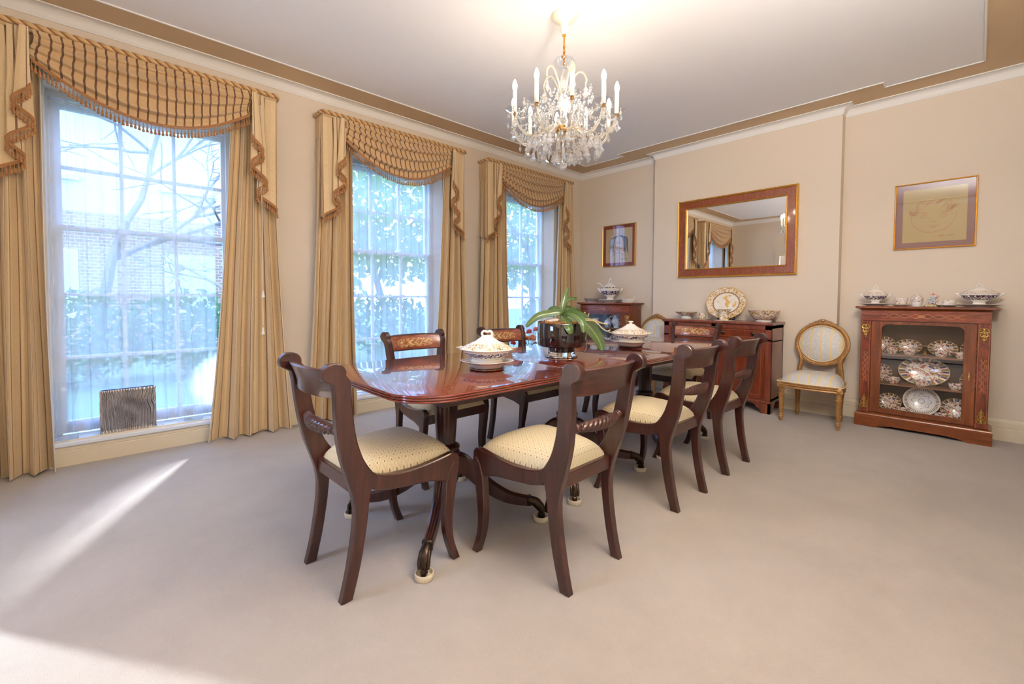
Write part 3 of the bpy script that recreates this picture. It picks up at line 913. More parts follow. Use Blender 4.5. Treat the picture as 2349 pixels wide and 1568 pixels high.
for yc in PED:
    b = MB()
    prof = [(.0, .185), (.055, .185), (.062, .20), (.062, .30), (.055, .315), (.066, .325), (.070, .335), (.066, .345), (.058, .35), (.068, .358), (.068, .37), (.057, .378)]
    prof += [(.047 + .017 * (k / 8), .385 + .27 * k / 8) for k in range(9)] + [(.075, .66), (.09, .667), (.11, .672), (.11, .70), (0, .70)]
    def flute(a, z, r): return 1 - (.075 * (cos(10 * a) * .5 + .5) ** 2 if .382 < z < .656 else 0)
    b.lathe(prof, 60, (.015, yc - 2.3, 0), flute)
    ped = part('pedestal_column', b, M['mahogany'], tab, 50)
    for k in range(4):
        a = radians(45 + 90 * k)
        path = spline([(.03, .285), (.075, .285), (.13, .245), (.205, .175), (.31, .117), (.415, .098)], 6)
        b = MB(); n = len(path); prev = None
        for i, (r, z) in enumerate(path):
            f = i / (n - 1)
            hw = .025 - .007 * f; up = .054 - .034 * f ** .8
            tx, tz = (path[min(i + 1, n - 1)][0] - path[max(i - 1, 0)][0]), (path[min(i + 1, n - 1)][1] - path[max(i - 1, 0)][1])
            L = sqrt(tx * tx + tz * tz); nx, nz = -tz / L, tx / L
            sec = []
            for (q, s) in ((-1, -1), (1, -1), (1, .8), (.6, 1.0), (.3, .86), (0, 1.04), (-.3, .86), (-.6, 1.0), (-1, .8)):
                sec.append(b.vert((r + nx * up * s, q * hw, z + nz * up * s)))
            if prev:
                for j in range(len(sec)):
                    j2 = (j + 1) % len(sec); b.face((prev[j], prev[j2], sec[j2], sec[j]))
            else: b.face(sec)
            prev = sec
        b.face(prev[::-1])
        Mx = Matrix.Translation((.015, yc - 2.3, 0)) @ Matrix.Rotation(a, 4, 'Z')
        lg = part('leg', b.xform(Mx), M['mahogany'], tab, 40)
        b = MB()
        b.rbox((.405, -.022, .078), (.425, .022, .122), .004, 0)
        b.tube([(.42, 0, .102), (.445, 0, .092), (.468, 0, .07), (.478, 0, .045)], [.021, .024, .023, .014], 10)
        for q in (-1.2, -.4, .4, 1.2):
            b.tube([(.435, q * .012, .106), (.462, q * .014, .094), (.482, q * .015, .066), (.486, q * .015, .044)], [.005, .0075, .0085, .006], 6)
        part('brass_paw', b.xform(Mx), M['old_brass'], lg, 60)
        b = MB(); b.lathe([(0, -.011), (.014, -.011), (.019, -.006), (.019, .006), (.014, .011), (0, .011)], 14, (.476, 0, .026), axis='y'); b.tube([(.476, -.014, .026), (.476, .014, .026)], .005, 6)
        part('castor', b.xform(Mx), M['old_brass'], lg, 40)
cups = [(0, 3, 'cream castor cup under the table leg nearest the camera, beside the first chair'), (0, 0, 'cream castor cup under the brass paw foot behind the nearest right-hand chair'),
        (0, 2, 'cream castor cup left of the nearest pedestal, behind the end chair'), (0, 1, 'cream castor cup on the window side of the nearest pedestal, beyond the end chair'),
        (1, 3, 'cream castor cup under the middle pedestal, between the two nearest right-hand chairs'), (1, 0, 'cream castor cup under the middle pedestal beside the second right-hand chair'),
        (2, 3, 'cream castor cup under the farthest pedestal, behind the legs of the second right-hand chair'), (2, 0, 'cream castor cup under the farthest pedestal, by the third right-hand chair')]
for pi_, k, lab in cups:
    a = radians(45 + 90 * k); cx, cy = -1.80 + .474 * cos(a), PED[pi_] + .474 * sin(a)
    b = MB(); b.lathe([(0, 0), (.033, 0), (.0365, .004), (.038, .022), (.0365, .026), (.033, .026), (.031, .009), (.028, .0065), (0, .0065)], 32)
    single('castor_cup', b, M['cup_white'], lab, 'castor cup', (cx, cy, 0), 0, 'castor cups under the dining table')

# ------------------------------------------------------------------ dining chairs
def uu(u): return u if u < .12 else .12 + (u - .12) * .85
def hx(u, z):
    w = .168 + (.226 - .168) * max(0, min(1, (u - .04) / .42))
    return w + .044 * max(0, min(1, (z - .42) / .42)) ** 1.2
M['brass_inlay'] = None
def inlaymat():
    t = NT('brass_inlaid_rail'); c = t.obj(); s = t.xyz(c)
    g = t.noise(t.mapping(c, (3, 30, 30)), 3, 5)
    col = t.ramp(g, [(.3, srgb(96, 44, 30)), (.7, srgb(150, 80, 52))])
    ins = t.math('LESS_THAN', t.math('ADD', t.math('POWER', t.math('DIVIDE', s[0], .135), 4.0), t.math('POWER', t.math('DIVIDE', t.math('SUBTRACT', s[2], .795), .030), 4.0)), 1.0)
    wv = t.noise(t.mapping(c, (1, 0, 1.6)), 26, 3, .5, 2.6)
    ln = t.math('LESS_THAN', t.math('ABSOLUTE', t.math('SUBTRACT', wv, .5)), .045)
    cen = t.math('LESS_THAN', t.math('ADD', t.math('POWER', t.math('DIVIDE', s[0], .045), 2.0), t.math('POWER', t.math('DIVIDE', t.math('SUBTRACT', s[2], .795), .018), 2.0)), 1.0)
    fac = t.math('MAXIMUM', t.math('MULTIPLY', ins, ln), t.math('MULTIPLY', cen, t.math('GREATER_THAN', wv, .48)))
    col = t.mix(t.math('MULTIPLY', fac, .85), col, srgb(206, 172, 116))
    return t.P(color=col, rough=.25, coat=.6)
M['brass_inlay'] = inlaymat()
def side_plate(poly, thick, sgn, bev=.004):
    b = MB(); b.prism([(uu(p[0]), p[1]) for p in poly], -thick / 2, thick / 2, 'x', bev)
    b.v = [(sgn * (hx(y, z)) + x, y, z) for (x, y, z) in b.v]
    return b
def make_dining_chair(label, loc, rz):
    r = thing('dining_chair', label, 'chair', loc, rz, 'mahogany dining chairs round the table')
    front = [(.052, 0), (.073, .08), (.090, .16), (.104, .25), (.113, .33), (.124, .39), (.150, .405), (.150, .437), (.128, .455), (.108, .482), (.090, .515), (.075, .555), (.062, .60), (.051, .66), (.043, .72), (.036, .775), (.031, .81)]
    scroll = []
    cx, cz, rr = -.026, .838, .038
    for k in range(15):
        a = radians(-12 + 222 * k / 14); scroll.append((cx + rr * 1.12 * cos(a), cz + rr * sin(a)))
    scroll += [(-.050, .812), (-.036, .804), (-.028, .797)]
    rear = [(-.021, .76), (-.018, .71), (-.012, .65), (-.002, .58), (.012, .52), (.026, .475), (.040, .43), (.052, .39), (.062, .33), (.058, .25), (.045, .16), (.030, .08), (.010, 0)]
    post = spline(front, 2)[:-1] + [front[-1]] + scroll + spline(rear, 2)
    for sgn in (-1, 1):
        part('back_post', side_plate(post, .034, sgn), M['mahogany'], r, 30)
        rail = spline([(.140, .444), (.175, .434), (.23, .427), (.30, .427), (.38, .434), (.46, .447), (.51, .457)], 3) + spline([(.535, .457), (.552, .447), (.560, .428)], 3) + [(.556, .40), (.515, .345), (.492, .338), (.470, .347), (.40, .360), (.30, .364), (.20, .370), (.135, .384)]
        part('seat_rail', side_plate(rail, .030, sgn), M['mahogany'], r, 30)
        leg = spline([(.559, .415), (.553, .37), (.540, .30), (.525, .22), (.521, .15), (.531, .08), (.566, 0)], 4) + spline([(.526, 0), (.494, .08), (.479, .15), (.476, .22), (.481, .28), (.486, .345)], 4) + [(.505, .39), (.53, .42)]
        part('leg', side_plate(leg, .036, sgn), M['mahogany'], r, 30)
    b = MB(); w = hx(.07, .4) - .012; b.rbox((-w, .062, .376), (w, .088, .432), .003, 0); part('rear_rail', b, M['mahogany_x'], r, 30)
    b = MB(); w = hx(.47, .4) - .012; b.rbox((-w, uu(.518), .366), (w, uu(.548), .438), .006, 0); part('front_rail', b, M['mahogany_x'], r, 30)
    # upholstered drop-in seat
    def seatf(s, t):
        u = .080 + (uu(.558) - .080) * t
        w = hx(u, .40) - .017
        a = abs(2 * s - 1); q = max(a, abs(2 * t - 1))
        ea = max(0.0, 1 - a ** 5); eb = max(0.0, 1 - abs(2 * t - 1) ** 6)
        z = .425 + .088 * (ea * eb) ** .45 * (.80 + .20 * (1 - a * a) * (1 - (2 * t - 1) ** 2))
        return ((2 * s - 1) * w, u + (.006 * (1 - a * a) if t > .5 else 0), z)
    b = MB(); b.grid(seatf, 44, 40, uvfn=lambda s, t: ((2 * s - 1) * .235, .48 * t)); part('seat', b, M['seat'], r, 80)
    # curved top rail with inlaid front
    xw = hx(0, .78) - .008
    def crest(s, t, off):
        x = (2 * s - 1) * xw; z = .748 + .094 * t
        bow = .040 * (1 - (2 * s - 1) ** 2)
        u = .012 - bow - .030 * t * t + off
        return (x, u, z + .008 * (1 - (2 * s - 1) ** 2) * (t - .5))
    b = MB(); b.grid(lambda s, t: crest(s, t, .011), 24, 6); b.grid(lambda s, t: crest(s, t, -.013), 24, 6)
    b.grid(lambda s, t: tuple(Vector(crest(s, 1, .011)).lerp(Vector(crest(s, 1, -.013)), t) + Vector((0, 0, .006 * sin(pi * t)))), 24, 4)
    b.grid(lambda s, t: tuple(Vector(crest(s, 0, .011)).lerp(Vector(crest(s, 0, -.013)), t) - Vector((0, 0, .004 * sin(pi * t)))), 24, 4)
    cr = part('top_rail', weld(b), M['mahogany_x'], r, 40)
    b = MB(); b.grid(lambda s, t: crest(.015 + .97 * s, .06 + .88 * t, .0122), 24, 6); part('inlaid_panel', b, M['brass_inlay'], cr, 60)
    # rope-twist rail with ball ends
    xr = hx(.03, .618) - .012
    def ropec(s): return Vector(((2 * s - 1) * xr,   .030 - .032 * (1 - (2 * s - 1) ** 2), .618))
    b = MB(); SEG = 30; N = 150
    for i in range(N + 1):
        s = i / N; q = ropec(s); d = abs(2 * s - 1)
        if d < .70:
            k = d / .70; base = .0150 + .0095 * (1 - k * k); tw = .11
        else:
            g = (d - .70) / .30
            base = .009 + .0085 * abs(sin(pi * (g * 2.0 + .02))) ; tw = 0
        tn = (ropec(min(1, s + .01)) - ropec(max(0, s - .01))).normalized(); n = Vector((0, 0, 1)); bi = tn.cross(n)
        for j in range(SEG):
            a = 2 * pi * j / SEG
            rr = base * (1 + tw * cos(5 * a + 2 * pi * 15 * s))
            b.vert(q + n * rr * cos(a) + bi * rr * sin(a))
    for i in range(N):
        for j in range(SEG):
            j2 = (j + 1) % SEG; b.face((i * SEG + j, i * SEG + j2, (i + 1) * SEG + j2, (i + 1) * SEG + j))
    part('rope_twist_rail', b, M['mahogany_x'], r, 60)
    return r
ch = make_dining_chair('mahogany dining chair at the near end of the table, back to the camera', (-1.715, .600, 0), radians(1.5))
H = pi / 2
for loc, rz, lab in (((-1.000, 1.425, 0), H + radians(1), 'mahogany dining chair on the right side of the table, nearest the camera'),
                     ((-1.022, 2.335, 0), H, 'mahogany dining chair in the middle of the right side of the table'),
                     ((-1.030, 3.025, 0), H - radians(1), 'mahogany dining chair on the right side of the table, farthest from the camera'),
                     ((-2.640, 1.585, 0), -H, 'mahogany dining chair on the window side of the table, in front of the middle window'),
                     ((-2.640, 2.395, 0), -H, 'mahogany dining chair on the window side of the table, behind the near covered dish'),
                     ((-2.640, 3.260, 0), -H, 'mahogany dining chair on the window side hidden behind the potted orchid'),
                     ((-1.850, 4.130, 0), pi, 'mahogany dining chair at the far end of the table, before the sideboard')):
    dup(ch, loc, rz, lab)

# ------------------------------------------------------------------ gilt salon chairs (local front is -y)
def make_gilt_chair(label, loc, rz):
    r = thing('salon_chair', label, 'chair', loc, rz, 'gilt salon chairs against the back wall')
    def oval(a, k=1.0, dz=0.0):   # back frame, tilted
        x = .198 * cos(a) * k; zz = .188 * sin(a) * k
        return Vector((x, .125 + .07 + .16 * (zz) , .690 + zz + dz))
    N = 48
    b = MB()
    b.tube([oval(2 * pi * i / N) for i in range(N + 1)], .019, 10, squash=(1, 1))
    b.tube([oval(2 * pi * i / N, .90) + Vector((0, -.012, 0)) for i in range(N + 1)], .007, 8)
    b.tube([oval(2 * pi * i / N, 1.06) + Vector((0, -.008, 0)) for i in range(N + 1)], .007, 8)
    for i in range(72):       # carved leaf ornament on the moulding
        q = oval(2 * pi * i / 72); b.sphere((q.x, q.y - .017, q.z), .0062, 5, 4, (1, .8, 1.5))
    fr = part('back_frame', b, M['gilt'], r, 60)
    b = MB()
    c = oval(pi / 2, 1.07)
    for sg in (-1, 1):
        b.tube(spline([(c.x, c.y - .01, c.z), (sg * .022, c.y - .012, c.z + .018), (sg * .040, c.y - .01, c.z + .006), (sg * .030, c.y - .01, c.z - .008), (0, c.y - .012, c.z + .004)], 6), .0055, 6)
        b.tube(spline([(sg * .03, c.y - .01, c.z), (sg * .055, c.y - .01, c.z + .004), (sg * .085, c.y - .012, c.z - .014), (sg * .11, c.y - .012, c.z - .022)], 6), [.006] * 19, 6)
    b.tube(spline([(-.016, c.y - .012, c.z + .006), (-.012, c.y - .014, c.z + .024), (.012, c.y - .014, c.z + .024), (.016, c.y - .012, c.z + .006)], 6), .005, 6)
    b.sphere((0, c.y - .014, c.z + .006), .009, 8, 6)
    part('carved_bow', b, M['gilt'], fr, 60)
    def pad(s, t, front=True):
        a = 2 * pi * s; k = t * .89; q = oval(a, k)
        bulge = .034 * (1 - t ** 2.6)
        q.y += (-.012 - bulge) if front else .012
        return tuple(q)
    b = MB(); b.grid(lambda s, t: pad(s, t), 48, 12, uvfn=lambda s, t: (pad(s, t)[0] + .5, pad(s, t)[2]))
    b.grid(lambda s, t: pad(s, t, False), 48, 3, uvfn=lambda s, t: (pad(s, t)[0] + .5, pad(s, t)[2])); part('back_pad', b, M['silk'], r, 70)
    b = MB(); b.tube([oval(2 * pi * i / N, .875) + Vector((0, -.021, 0)) for i in range(N + 1)], .005, 6); part('piping', b, M['piping'], r, 60)
    # seat: bowed front
    OL = []
    for k in range(13): 
        s = k / 12; OL.append((-.245 + .49 * s, -.235 - .030 * sin(pi * s)))
    OL += [(.243, -.12), (.225, 0), (.205, .12), (.185, .17)] + [(-.185, .17), (-.205, .12), (-.225, 0), (-.243, -.12)]
    b = MB(); ring_sweep(b, OL, [(.004, .312), (0, .316), (.003, .326), (-.002, .333), (.004, .342), (.001, .348), (.001, .358), (.008, .362)])
    for k in range(44):
        s = k / 43; b.sphere((-.205 + .41 * s, -.237 - .030 * sin(pi * (s * .82 + .09)), .338), .0055, 5, 4, (1.3, .7, 1))
    part('seat_rail', b, M['gilt'], r, 50)
    def cush(s, t):
        a = 2 * pi * s
        # superellipse-ish outline following OL
        y = -.03 + .205 * sin(a) * (1 if True else 0); 
        ca, sa = cos(a), sin(a)
        ex = abs(ca) ** .42 * (1 if ca > 0 else -1); ey = abs(sa) ** .42 * (1 if sa > 0 else -1)
        Y = -.032 + .203 * ey * t
        wd = .245 - .055 * max(0, (Y + .235) / .405)
        X = wd * ex * t
        Y -= .028 * (1 - min(1, abs(X) / .25) ** 2) * max(0, -ey) * t
        z = .362 + .076 * (1 - t ** 7) + .012 * (1 - t * t)
        return (X, Y, z)
    b = MB(); b.grid(cush, 64, 14, uvfn=lambda s, t: (cush(s, t)[0] + .5, cush(s, t)[1] + cush(s, t)[2])); part('seat_cushion', b, M['silk'], r, 80)
    b = MB(); b.tube([(p[0], p[1], .363) for p in inset(OL, -.001)] + [(OL[0][0], OL[0][1], .363)], .005, 6); part('piping', b, M['piping'], r, 60)
    def leg(x, y, top, tilt=0.0, block=True):
        b = MB()
        if block:
            b.rbox((x - .026, y - .026, .300), (x + .026, y + .026, .362), .004)
            b.lathe([(.004, .0), (.011, .003), (.006, .006), (.003, .008), (0, .008)], 10, (x, y - .026, .331), axis='y')
        prof = [(.0, 0), (.011, 0), (.014, .012), (.011, .022), (.017, .030), (.021, .040), (.017, .050), (.013, .054), (.019, .058), (.0145, .066)]
        prof += [(.0145 + .008 * k / 6, .066 + .175 * k / 6) for k in range(7)] + [(.026, .246), (.026, .254), (.021, .258), (.024, .285), (.027, .300)]
        b.lathe(prof, 32, (x, y, 0), lambda a, z, rr: 1 - (.13 * (cos(8 * a) * .5 + .5) if .07 < z < .238 else 0))
        part('leg', b, M['gilt'], r, 45)
    leg(-.212, -.215, .36); leg(.212, -.215, .36); leg(-.168, .135, .36, 0, False); leg(.168, .135, .36, 0, False)
    for sg in (-1, 1):
        b = MB(); P = [(sg * .168, .135, .29), (sg * .168, .145, .38), (sg * .160, .15, .45), (sg * .150, .155, .53), (sg * .163, .168, .58)]
        b.tube(spline(P, 5), .020, 8, squash=(1.0, .85)); b.tube([(p[0] , p[1] - .017, p[2]) for p in spline(P, 5)], .006, 6)
        part('back_post', b, M['gilt'], r, 60)
    return r
gc = make_gilt_chair('gilt oval-backed salon chair in blue striped silk between the sideboard and the right-hand cabinet', (-1.005, 4.745, 0), 0)
dup(gc, (-2.712, 4.790, 0), 0, 'gilt oval-backed salon chair mostly hidden between the left cabinet and the sideboard')

# ------------------------------------------------------------------ sideboard
sb = thing('sideboard', 'mahogany sideboard with string-inlaid drawers under the wall mirror', 'sideboard', (-1.895, 4.85, 0))
FX, FY, BY = .545, -.19, .185
b = MB(); b.box((-FX, FY + .012, .115), (-FX + .03, BY, .848)); b.box((FX - .03, FY + .012, .115), (FX, BY, .848)); b.box((-FX, BY - .015, .115), (FX, BY, .848)); b.box((-FX, FY + .012, .115), (FX, BY, .14)); b.box((-FX, FY + .012, .69), (FX, BY, .70))
b.box((-FX, FY + .012, .82), (FX, BY, .848))
b.box((-FX, FY + .006, .115), (-FX + .055, FY + .03, .848)); b.box((FX - .055, FY + .006, .115), (FX, FY + .03, .848)); b.box((-.02, FY + .006, .115), (.02, FY + .03, .848))
b.box((-FX, FY + .006, .70), (FX, FY + .03, .715)); b.box((-FX, FY + .006, .808), (FX, FY + .03, .848))
part('carcass', b, M['side_maho'], sb, 0)
b = MB(); ring_sweep(b, [(-FX - .015, FY - .012), (FX + .015, FY - .012), (FX + .015, BY), (-FX - .015, BY)], [(.012, .848), (.006, .852), (0, .858), (0, .870), (.003, .876), (.006, .878)]); part('top', b, M['side_maho'], sb, 30)
for sg in (-1, 1):
    x0, x1 = (.022, FX - .057) if sg > 0 else (-FX + .057, -.022)
    b = MB(); b.rbox((x0, FY + .002, .718), (x1, FY + .026, .806), .002, 0); d = part('drawer', b, M['flame'], sb, 30)
    b = MB()
    for (a0, a1, z0, z1) in ((x0 + .012, x1 - .012, .728, .7295), (x0 + .012, x1 - .012, .7945, .796), (x0 + .012, x0 + .0135, .728, .796), (x1 - .0135, x1 - .012, .728, .796)): b.box((a0, FY + .0008, z0), (a1, FY + .004, z1))
    b.lathe([(.007, -.0012), (.009, -.0012), (.009, .001)], 14, ((x0 + x1) / 2, FY + .001, .786), axis='y', cap=False)
    part('string_inlay', b, M['inlay'], d, 0)
    for kx in (x0 + .075, x1 - .105):
        b = MB(); b.lathe([(.0, 0), (.019, 0), (.020, .003), (.015, .005), (.012, .006)], 20, (kx, FY + .002, .765), axis='y', cap=False); b.lathe([(.006, .004), (.006, .014), (.013, .018), (.014, .024), (.008, .029), (0, .030)], 16, (kx, FY + .002, .765), axis='y'); part('knob', b, M['old_brass'], d, 50)
    b = MB(); b.rbox((x0, FY + .004, .140), (x1, FY + .026, .690), .002, 0); d = part('door', b, M['flame'], sb, 30)
    b = MB()
    for (a0, a1, z0, z1) in ((x0 + .03, x1 - .03, .175, .1765), (x0 + .03, x1 - .03, .655, .6565), (x0 + .03, x0 + .0315, .175, .656), (x1 - .0315, x1 - .03, .175, .656)): b.box((a0, FY + .0028, z0), (a1, FY + .006, z1))
    part('string_inlay', b, M['inlay'], d, 0)
    b = MB(); kx = x0 + .02 if sg > 0 else x1 - .02; b.lathe([(.006, 0), (.006, .010), (.011, .014), (.010, .02), (0, .022)], 14, (kx, FY + .004, .44), axis='y'); part('knob', b, M['old_brass'], d, 50)
b = MB(); b.rbox((-FX - .004, FY + .002, .098), (FX + .004, BY, .118), .004, 0); part('base_moulding', b, M['side_maho'], sb, 30)
foot = [(0, 0), (.085, 0), (.087, .022), (.098, .042), (.125, .056), (.135, .075), (.165, .098), (0, .098)]
for sg in (-1, 1):
    b = MB(); b.prism([(sg * (FX + .002 - p[0]), p[1]) for p in foot], FY + .004, FY + .026, 'y')
    b.prism([(FY + .004 + p[0], p[1]) for p in foot], sg * (FX + .002), sg * (FX - .020), 'x'); part('foot', b, M['side_maho'], sb, 20)
    b = MB(); b.prism([(sg * (FX + .002 - p[0]), p[1]) for p in foot], BY - .026, BY - .004, 'y'); part('foot', b, M['side_maho'], sb, 20)

# ------------------------------------------------------------------ glazed display cabinets
def loop_frame(mb, inner, outer, y0, y1):
    """flat ring between two matched outlines in x,z, from y0 (front) to y1"""
    n = len(inner)
    A = [[mb.vert((p[0], y, p[1])) for p in pl] for pl in (inner, outer) for y in (y0, y1)]
    i0, i1, o0, o1 = A
    for i in range(n):
        j = (i + 1) % n
        mb.face((i0[i], i0[j], o0[j], o0[i])); mb.face((i1[i], i1[j], o1[j], o1[i]))
        mb.face((i0[i], i0[j], i1[j], i1[i])); mb.face((o0[i], o0[j], o1[j], o1[i]))
def brass_mount(up):
    """cast scroll mount, about 0.12 tall, tapering downward (up=False) or upward"""
    b = MB(); s = 1 if up else -1
    for sg in (-1, 1):
        b.tube(spline([(sg * .004, 0, .0), (sg * .022, -.004, s * .006), (sg * .026, -.006, s * .026), (sg * .012, -.006, s * .034), (sg * .010, -.004, s * .022)], 5), [.0042] * 21, 6)
        b.tube(spline([(sg * .008, -.003, s * .034), (sg * .020, -.005, s * .046), (sg * .016, -.006, s * .062), (sg * .006, -.004, s * .058)], 5), .0036, 6)
        b.tube(spline([(sg * .004, -.003, s * .062), (sg * .012, -.005, s * .074), (sg * .008, -.005, s * .088), (sg * .002, -.003, s * .092)], 5), .003, 6)
        b.sphere((sg * .017, -.003, s * .016), .006, 7, 5)
    for z, q in ((.012, .009), (.040, .008), (.068, .007), (.094, .0055), (.108, .004)): b.sphere((0, -.004, s * z), q, 8, 6, (1, .7, 1.3))
    b.box((-.008, -.001, min(0, s * .055)), (.008, .001, max(0, s * .055))); b.box((-.005, -.001, min(s * .055, s * .100)), (.005, .001, max(s * .055, s * .100)))
    return b
def marq():
    t = NT('marquetry_panel'); c = t.obj(); s = t.xyz(c)
    g = t.noise(t.mapping(c, (12, 12, 2)), 3, 5, .6, .8)
    col = t.ramp(g, [(.3, srgb(74, 26, 16)), (.55, srgb(128, 56, 32)), (.8, srgb(158, 82, 48))])
    w = t.math('ABSOLUTE', t.math('MULTIPLY', t.math('SINE', t.math('MULTIPLY', s[2], 62.0)), .018))
    ax = t.math('ABSOLUTE', s[0])
    l1 = t.math('LESS_THAN', t.math('ABSOLUTE', t.math('SUBTRACT', ax, w)), .0016)
    l2 = t.math('LESS_THAN', t.math('ABSOLUTE', t.math('SUBTRACT', ax, t.math('MULTIPLY', w, .45))), .0013)
    edge = t.math('LESS_THAN', t.math('ABSOLUTE', t.math('SUBTRACT', ax, .028)), .0012)
    inz = t.math('MULTIPLY', t.math('GREATER_THAN', s[2], -.13), t.math('LESS_THAN', s[2], .13))
    f = t.math('MAXIMUM', edge, t.math('MULTIPLY', inz, t.math('MAXIMUM', l1, l2)))
    col = t.mix(t.math('MULTIPLY', f, .5), col, srgb(206, 140, 84))
    return t.P(color=col, rough=.28, coat=.5)
M['marq'] = marq()
def marq_h():
    t = NT('marquetry_frieze'); c = t.obj(); s = t.xyz(c)
    g = t.noise(t.mapping(c, (2, 12, 12)), 3, 5, .6, .8)
    col = t.ramp(g, [(.3, srgb(84, 32, 18)), (.55, srgb(138, 64, 36)), (.8, srgb(166, 92, 54))])
    w = t.math('MULTIPLY', t.math('SINE', t.math('MULTIPLY', s[0], 46.0)), .016)
    dz = t.math('SUBTRACT', s[2], .968)
    l1 = t.math('LESS_THAN', t.math('ABSOLUTE', t.math('SUBTRACT', dz, w)), .0022)
    l2 = t.math('LESS_THAN', t.math('ABSOLUTE', t.math('ADD', dz, w)), .0022)
    cm = t.math('LESS_THAN', t.math('ADD', t.math('POWER', t.math('DIVIDE', s[0], .022), 2.0), t.math('POWER', t.math('DIVIDE', dz, .012), 2.0)), 1.0)
    inx = t.math('LESS_THAN', t.math('ABSOLUTE', s[0]), .25)
    f = t.math('MULTIPLY', inx, t.math('MAXIMUM', t.math('MAXIMUM', l1, l2), cm))
    col = t.mix(t.math('MULTIPLY', f, .5), col, srgb(208, 146, 88))
    return t.P(color=col, rough=.28, coat=.5)
M['marq_h'] = marq_h()
CF, CB = -.14, .137
def make_cabinet(label, loc):
    r = thing('display_cabinet', label, 'cabinet', loc, 0, 'glazed display cabinets against the back wall')
    b = MB()
    pl = [(-.415, 0), (-.28, 0), (-.235, .016), (-.16, .026), (.16, .026), (.235, .016), (.28, 0), (.415, 0), (.415, .102), (-.415, .102)]
    b.prism(pl, CF, CF + .02, 'y'); b.box((-.415, CF + .02, 0), (-.395, CB, .102)); b.box((.395, CF + .02, 0), (.415, CB, .102))
    ring_sweep(b, [(-.415, CF), (.415, CF), (.415, CB), (-.415, CB)], [(0, .102), (.004, .110), (.018, .120), (.022, .124)])
    part('plinth', b, M['walnut_x'], r, 25)
    b = MB()
    b.box((-.388, CF + .028, .124), (-.370, CB, .925)); b.box((.370, CF + .028, .124), (.388, CB, .925)); b.box((-.388, CB - .012, .124), (.388, CB, .925)); b.box((-.388, CF + .028, .124), (.388, CB, .134)); b.box((-.388, CF + .028, .915), (.388, CB, .925))
    part('carcass', b, M['walnut'], r, 0)
    b = MB(); b.box((-.369, CB - .016, .135), (.369, CB - .0125, .914)); part('lining', b, M['interior'], r, 0)
    b = MB(); b.box((-.388, CF + .010, .925), (.388, CB, 1.010)); part('frieze', b, M['marq_h'], r, 0)
    b = MB()
    pr = [(.035, 1.008)] + [(.035 - .030 * (k / 6) ** 2, 1.010 + .018 * k / 6) for k in range(7)] + [(.0, 1.030), (-.004, 1.032), (-.004, 1.044), (0, 1.048)]
    ring_sweep(b, [(-.424, CF - .014), (.424, CF - .014), (.424, CB), (-.424, CB)], pr); part('cornice', b, M['walnut_x'], r, 30)
    for sg in (-1, 1):
        cx = sg * .352
        b = MB(); b.rbox((-.036, CF + .004, -.40), (.036, CF + .03, .40), .003); o = part('pilaster', b, M['marq'], r, 30); o.location = (cx, 0, .524)
        for up, z in ((False, .365), (True, -.36)):
            mt = part('brass_mount', brass_mount(up), M['brass'], o, 60); mt.location = (0, CF + .003, z)
    # glazed door
    inner, outer = [], []
    gx, z0, z1, R = .249, .174, .898, .045
    def corner(cx, cz, a0, ox, oz):
        for k in range(9):
            a = radians(a0 + 90 * k / 8); inner.append((cx + R * cos(a), cz + R * sin(a))); 
            tt = k / 8
            q = {0: (.314, oz if tt >= .5 else None), }.get(0)
        return
    pts = [((gx, z0), (.314, .136))]
    for k in range(9):
        a = radians(90 * k / 8); ip = (gx - R + R * cos(a), z1 - R + R * sin(a))
        op = (.314, ip[1] + (.916 - z1 + .0) * (k / 4 if k < 4 else 1)) if k < 4 else ((.314, .916) if k == 4 else (ip[0] + (.314 - gx) * ((8 - k) / 4), .916))
        pts.append((ip, op))
    for k in range(9):
        a = radians(90 + 90 * k / 8); ip = (-gx + R + R * cos(a), z1 - R + R * sin(a))
        op = (ip[0] - (.314 - gx) * (k / 4), .916) if k < 4 else ((-.314, .916) if k == 4 else (-.314, ip[1] + (.916 - z1) * ((8 - k) / 4)))
        pts.append((ip, op))
    pts.append(((-gx, z0), (-.314, .136)))
    b = MB(); loop_frame(b, [p[0] for p in pts], [p[1] for p in pts], CF + .006, CF + .026)
    d = part('door', b, M['walnut'], r, 25)
    b = MB(); b.tube([(p[0][0] , CF + .008, p[0][1]) for p in pts] + [(pts[0][0][0], CF + .008, pts[0][0][1])], .003, 6); part('glazing_bead', b, M['walnut'], d, 50)
    b = MB(); b.box((-gx - .008, CF + .017, z0 - .008), (gx + .008, CF + .020, z1 + .004)); part('glass_pane', b, M['glass'], d, 0)
    b = MB()
    b.lathe([(.0, 0), (.008, 0), (.007, .003), (0, .004)], 12, (.281, CF + .006, .515), axis='y')
    for s in (-1, 1):
        b.sphere((.281, CF + .005, .515 + s * .014), .0065, 8, 5, (1, .5, 1.6)); b.sphere((.281, CF + .005, .515 + s * .028), .004, 8, 5, (1, .5, 1.8))
    part('keyhole_plate', b, M['brass'], d, 50)
    for z in (.640, .387):
        b = MB(); b.rbox((-.368, CF + .045, z - .014), (.368, CB - .017, z), .003, 0); part('shelf', b, M['shelf_wood'], r, 30)
    return r
CR = (-.322, 5.020, 0); CLc = (-3.392, 4.992, 0)
cab = make_cabinet('glazed walnut display cabinet of imari china under the red chalk portrait', CR)
far_cab = dup(cab, CLc, 0, 'glazed walnut display cabinet in the far corner under the small dark portrait')

